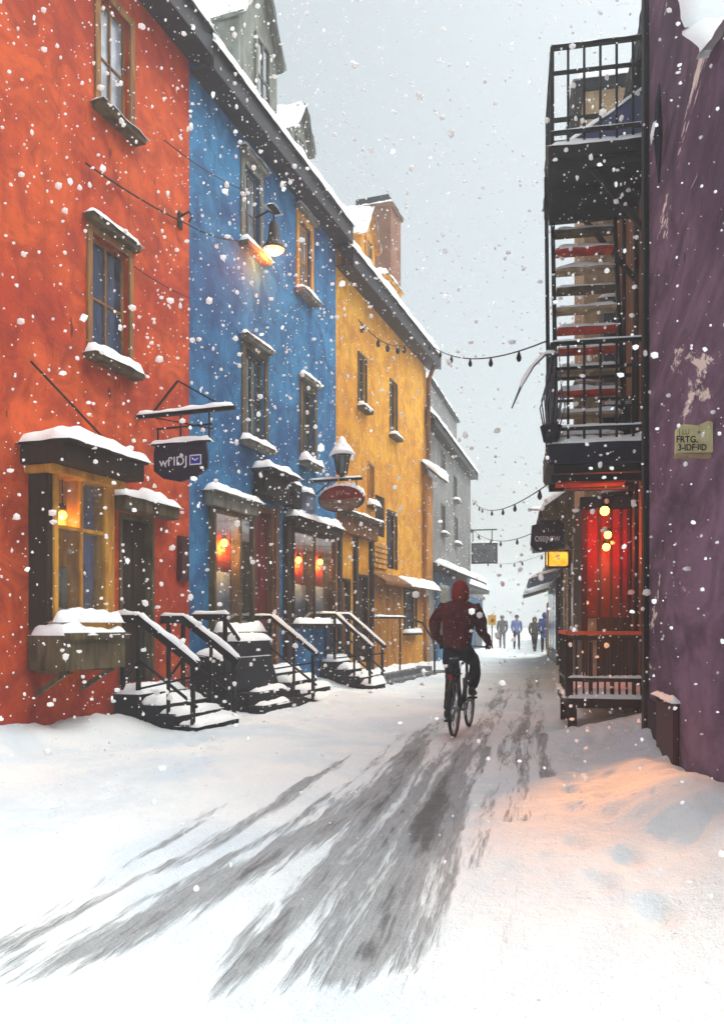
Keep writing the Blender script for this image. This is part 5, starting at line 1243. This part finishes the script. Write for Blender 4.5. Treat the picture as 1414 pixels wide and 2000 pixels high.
# ------------------------------------------------------------------ people far down the street
def walker(loc, rz, h, label, coat, leg, hat, long=False, stride=.16, phase=1, bag=False):
    rt = empty('person', (loc[0], loc[1], ground_h(loc[0], loc[1])), rz, label, 'person', 'people walking far down the street')
    k = h / 1.75; s = stride * phase
    def V(x, y, z): return (x * k, y * k, z * k)
    b = {'pelvis': (V(0, 0, .95), .12), 'waist': (V(.01, 0, 1.10), .11), 'chest': (V(.02, 0, 1.32), (.14, .10)), 'neck': (V(.03, 0, 1.46), .062), 'head': (V(.045, 0, 1.57), .088), 'crown': (V(.04, 0, 1.66), .082), 'nose': (V(.145, 0, 1.585), .014),
         'shL': (V(.02, .17, 1.42), .06), 'elL': (V(-.02 - s * .3, .23, 1.15), .045), 'wrL': (V(.06 - s * .6, .22, .92), .03), 'haL': (V(.08 - s * .6, .22, .84), .032), 'shR': (V(.02, -.17, 1.42), .06), 'elR': (V(-.02 + s * .3, -.23, 1.15), .045), 'wrR': (V(.06 + s * .6, -.22, .92), .03), 'haR': (V(.08 + s * .6, -.22, .84), .032),
         'hpL': (V(0, .09, .90), .085), 'knL': (V(.05 + s, .09, .50), .06), 'anL': (V(s * 1.5, .09, .09), .045), 'toL': (V(s * 1.5 + .14, .10, .04), .035), 'hpR': (V(0, -.09, .90), .085), 'knR': (V(.05 - s * .6, -.09, .50), .06), 'anR': (V(-s * 1.7, -.09, .11), .045), 'toR': (V(-s * 1.7 + .13, -.10, .04), .035)}
    e = [('pelvis', 'waist'), ('waist', 'chest'), ('chest', 'neck'), ('neck', 'head'), ('head', 'crown'), ('head', 'nose'), ('chest', 'shL'), ('shL', 'elL'), ('elL', 'wrL'), ('wrL', 'haL'), ('chest', 'shR'), ('shR', 'elR'), ('elR', 'wrR'), ('wrR', 'haR'), ('pelvis', 'hpL'), ('hpL', 'knL'), ('knL', 'anL'), ('anL', 'toL'), ('pelvis', 'hpR'), ('hpR', 'knR'), ('knR', 'anR'), ('anR', 'toR')]
    skin('body', b, e, M['skin'], rt)
    zl = .62 if long else .82
    c = {'hem': (V(0, 0, zl), (.20, .17)), 'hip': (V(0, 0, zl + .16), (.20, .16)), 'waist': (V(.01, 0, 1.12), (.175, .14)), 'chest': (V(.02, 0, 1.34), (.19, .14)), 'neck': (V(.025, 0, 1.45), .11), 'collar': (V(.03, 0, 1.53), .10)}
    ce = [('hem', 'hip'), ('hip', 'waist'), ('waist', 'chest'), ('chest', 'neck'), ('neck', 'collar')]
    for sd2 in 'LR':
        y = 1 if sd2 == 'L' else -1
        c['sh' + sd2] = (V(.02, .18 * y, 1.40), .085); c['el' + sd2] = (tuple(Vector(b['el' + sd2][0]) + Vector((0, .01 * y, 0))), .072); c['wr' + sd2] = (b['wr' + sd2][0], .055)
        ce += [('chest', 'sh' + sd2), ('sh' + sd2, 'el' + sd2), ('el' + sd2, 'wr' + sd2)]
    cm = skin('coat', c, ce, coat, rt); crumple(cm, .018, 6)
    t = {'pelvis': (V(0, 0, .92), .13), 'hpL': (V(0, .09, .86), .10), 'knL': (b['knL'][0], .072), 'anL': (b['anL'][0], .058), 'hpR': (V(0, -.09, .86), .10), 'knR': (b['knR'][0], .072), 'anR': (b['anR'][0], .058)}
    skin('trousers', t, [('pelvis', 'hpL'), ('hpL', 'knL'), ('knL', 'anL'), ('pelvis', 'hpR'), ('hpR', 'knR'), ('knR', 'anR')], leg, rt)
    for sd2 in 'LR':
        a, tt_ = Vector(b['an' + sd2][0]), Vector(b['to' + sd2][0]); skin('boot', {'a': (a, .06), 'm': ((a + tt_) / 2, .052), 't': (tt_, .045)}, [('a', 'm'), ('m', 't')], M['boot'], rt, 1)
    hz = 1.655 * k
    if hat == 'hood':
        hh = MB().ball((.02 * k, 0, 1.60 * k), 1, 18, 14, (.125, .115, .145)); hh.v = [(p[0] if p[0] < .085 else .085 - (p[0] - .085) * .8, p[1], p[2]) for p in hh.v]; hh.build('hood', coat, cm, smooth=True)
    elif hat == 'beanie': MB().lathe([(.106, -.06), (.110, -.02), (.105, .04), (.07, .085), (.02, .10)], (.045 * k, 0, hz), 18).build('hat', leg, rt, smooth=True)
    else: MB().lathe([(.17, -.02), (.172, -.01), (.105, 0), (.10, .07), (.02, .10)], (.045 * k, 0, hz), 18).build('hat', leg, rt, smooth=True)
    if bag:
        bg_ = empty('shoulder_bag', (loc[0] + .28, loc[1] - .05, rt.location.z + .62), rz, 'small dark bag hanging beside the dark coated walker', 'bag')
        MB().box(-.07, .07, -.16, .16, 0, .30).build('pouch', M['boot'], bg_, bevel=.03); MB().tube([(0, -.12, .30), (0, -.06, .52), (0, 0, .75)], .012).tube([(0, .12, .30), (0, .06, .52), (0, 0, .75)], .012).build('strap', M['boot'], bg_)
    return rt
for px_, py_, hgt, rz, lab, ct, lg, ht, ln_, ph in (
        (981, 1271, 1.72, R(84), 'walker in a grey coat, nearest the teal kiosk on the left', M['coatgrey'], M['coatgrey'], 'beanie', False, 1),
        (1009, 1269, 1.86, R(-95), 'walker in a pale blue bulky coat and dark hat, second from the left', M['coatblue'], M['trousers'], 'beanie', False, 1),
        (1044, 1275, 1.66, R(-88), 'walker in a dark olive coat with the hood up, second from the right', M['coatdark'], M['boot'], 'hood', True, -1),
        (1064, 1282, 1.72, R(80), 'walker in a blue hooded coat on the far right of the four', M['coatnavy'], M['trousers'], 'hood', True, 1)):
    Yw = 1600 * (CH - .02) / (py_ - HZ); p = P(px_, py_, Yw); walker((p.x, p.y), rz, hgt, lab, ct, lg, ht, ln_, .17, ph)

# ------------------------------------------------------------------ falling snow
rs = np.random.default_rng(11)
def flakes(n, lo, hi, rmed, sig, rmax, seed):
    r_ = np.random.default_rng(seed)
    p = np.column_stack([r_.uniform(lo[i], hi[i], n) for i in range(3)])
    lx = np.where(p[:, 1] < 24.3, LX0 + LT * p[:, 1], 1.87 + .277 * (p[:, 1] - 24.3)); rx = np.where(p[:, 1] < 8.3, RX0 + RT * p[:, 1], RX0 + .3 + RT * p[:, 1])
    ok = (p[:, 0] > lx + .10) & (p[:, 0] < rx - .06) & (p[:, 2] > .12)
    # thickest where the wind eddies along the left fronts and by the purple wall
    keep = np.where(p[:, 0] - lx < 2.4, 1.0, np.where(rx - p[:, 0] < 1.1, .9, .34)); ok &= r_.uniform(0, 1, n) < keep
    p = p[ok]; rr = np.clip(rmed * np.exp(r_.normal(0, sig, len(p))), .0025, rmax)
    dist = np.sqrt((p[:, 0]) ** 2 + p[:, 1] ** 2); rr = np.minimum(rr, dist * .0042)
    return p, rr
sets = [flakes(7000, (-5, 1.5, .1), (3, 6, 6.5), .0046, .60, .018, 1), flakes(24000, (-5, 6, .1), (6, 15, 11.5), .0074, .68, .036, 2), flakes(6500, (-2, 15, .1), (9, 27, 12.5), .0095, .50, .032, 3)]
pp = np.concatenate([a for a, b in sets]); rr = np.concatenate([b for a, b in sets]); nF = len(pp)
ph = (1 + 5 ** .5) / 2
ico = np.array([(-1, ph, 0), (1, ph, 0), (-1, -ph, 0), (1, -ph, 0), (0, -1, ph), (0, 1, ph), (0, -1, -ph), (0, 1, -ph), (ph, 0, -1), (ph, 0, 1), (-ph, 0, -1), (-ph, 0, 1)]) / math.sqrt(1 + ph * ph)
icf = np.array([(0, 11, 5), (0, 5, 1), (0, 1, 7), (0, 7, 10), (0, 10, 11), (1, 5, 9), (5, 11, 4), (11, 10, 2), (10, 7, 6), (7, 1, 8), (3, 9, 4), (3, 4, 2), (3, 2, 6), (3, 6, 8), (3, 8, 9), (4, 9, 5), (2, 4, 11), (6, 2, 10), (8, 6, 7), (9, 8, 1)])
sq = rs.uniform(.65, 1.35, (nF, 1, 3)); wob = rs.uniform(.72, 1.25, (nF, 12, 1))
V_ = (ico[None] * sq * wob * rr[:, None, None] + pp[:, None, :]).reshape(-1, 3); F_ = (icf[None] + (np.arange(nF) * 12)[:, None, None]).reshape(-1, 3)
fm = bpy.data.meshes.new('snowfall'); fm.vertices.add(len(V_)); fm.vertices.foreach_set('co', V_.ravel()); fm.loops.add(len(F_) * 3); fm.loops.foreach_set('vertex_index', F_.ravel().astype(np.int32))
fm.polygons.add(len(F_)); fm.polygons.foreach_set('loop_start', np.arange(0, len(F_) * 3, 3, dtype=np.int32)); fm.polygons.foreach_set('loop_total', np.full(len(F_), 3, dtype=np.int32)); fm.polygons.foreach_set('use_smooth', np.ones(len(F_), dtype=bool))
fm.update(calc_edges=True); fm.validate()
g = NT('snowflake'); t = g.t
df = g.n('BsdfDiffuse', {'Color': (.98, .98, .98, 1)}); tl = g.n('BsdfTranslucent', {'Color': (.98, .98, .98, 1)}); mx = g.n('MixShader', {0: .5})
t.links.new(df.outputs[0], mx.inputs[1]); t.links.new(tl.outputs[0], mx.inputs[2]); t.links.new(mx.outputs[0], t.nodes['Material Output'].inputs['Surface'])
fm.materials.append(g.m)
fo = bpy.data.objects.new('snowfall', fm); COL.objects.link(fo); tag(fo, 'white snowflakes falling across the whole street', None, None, 'stuff')

# ------------------------------------------------------------------ air thick with fine snow
hz_ = MB().box(-260, 270, -90, 300, -1.6, 15.5).build('haze', M['snow']); tag(hz_, 'pale haze of fine snow in the air', None, None, 'stuff')
hm = bpy.data.materials.new('snow_haze'); hm.use_nodes = True; ht_ = hm.node_tree; ht_.nodes.remove(ht_.nodes['Principled BSDF'])
pv = ht_.nodes.new('ShaderNodeVolumePrincipled'); pv.inputs['Color'].default_value = (.93, .945, .96, 1); pv.inputs['Density'].default_value = .0050; pv.inputs['Anisotropy'].default_value = .2
ht_.links.new(pv.outputs[0], ht_.nodes['Material Output'].inputs['Volume'])
hz_.data.materials.clear(); hz_.data.materials.append(hm)
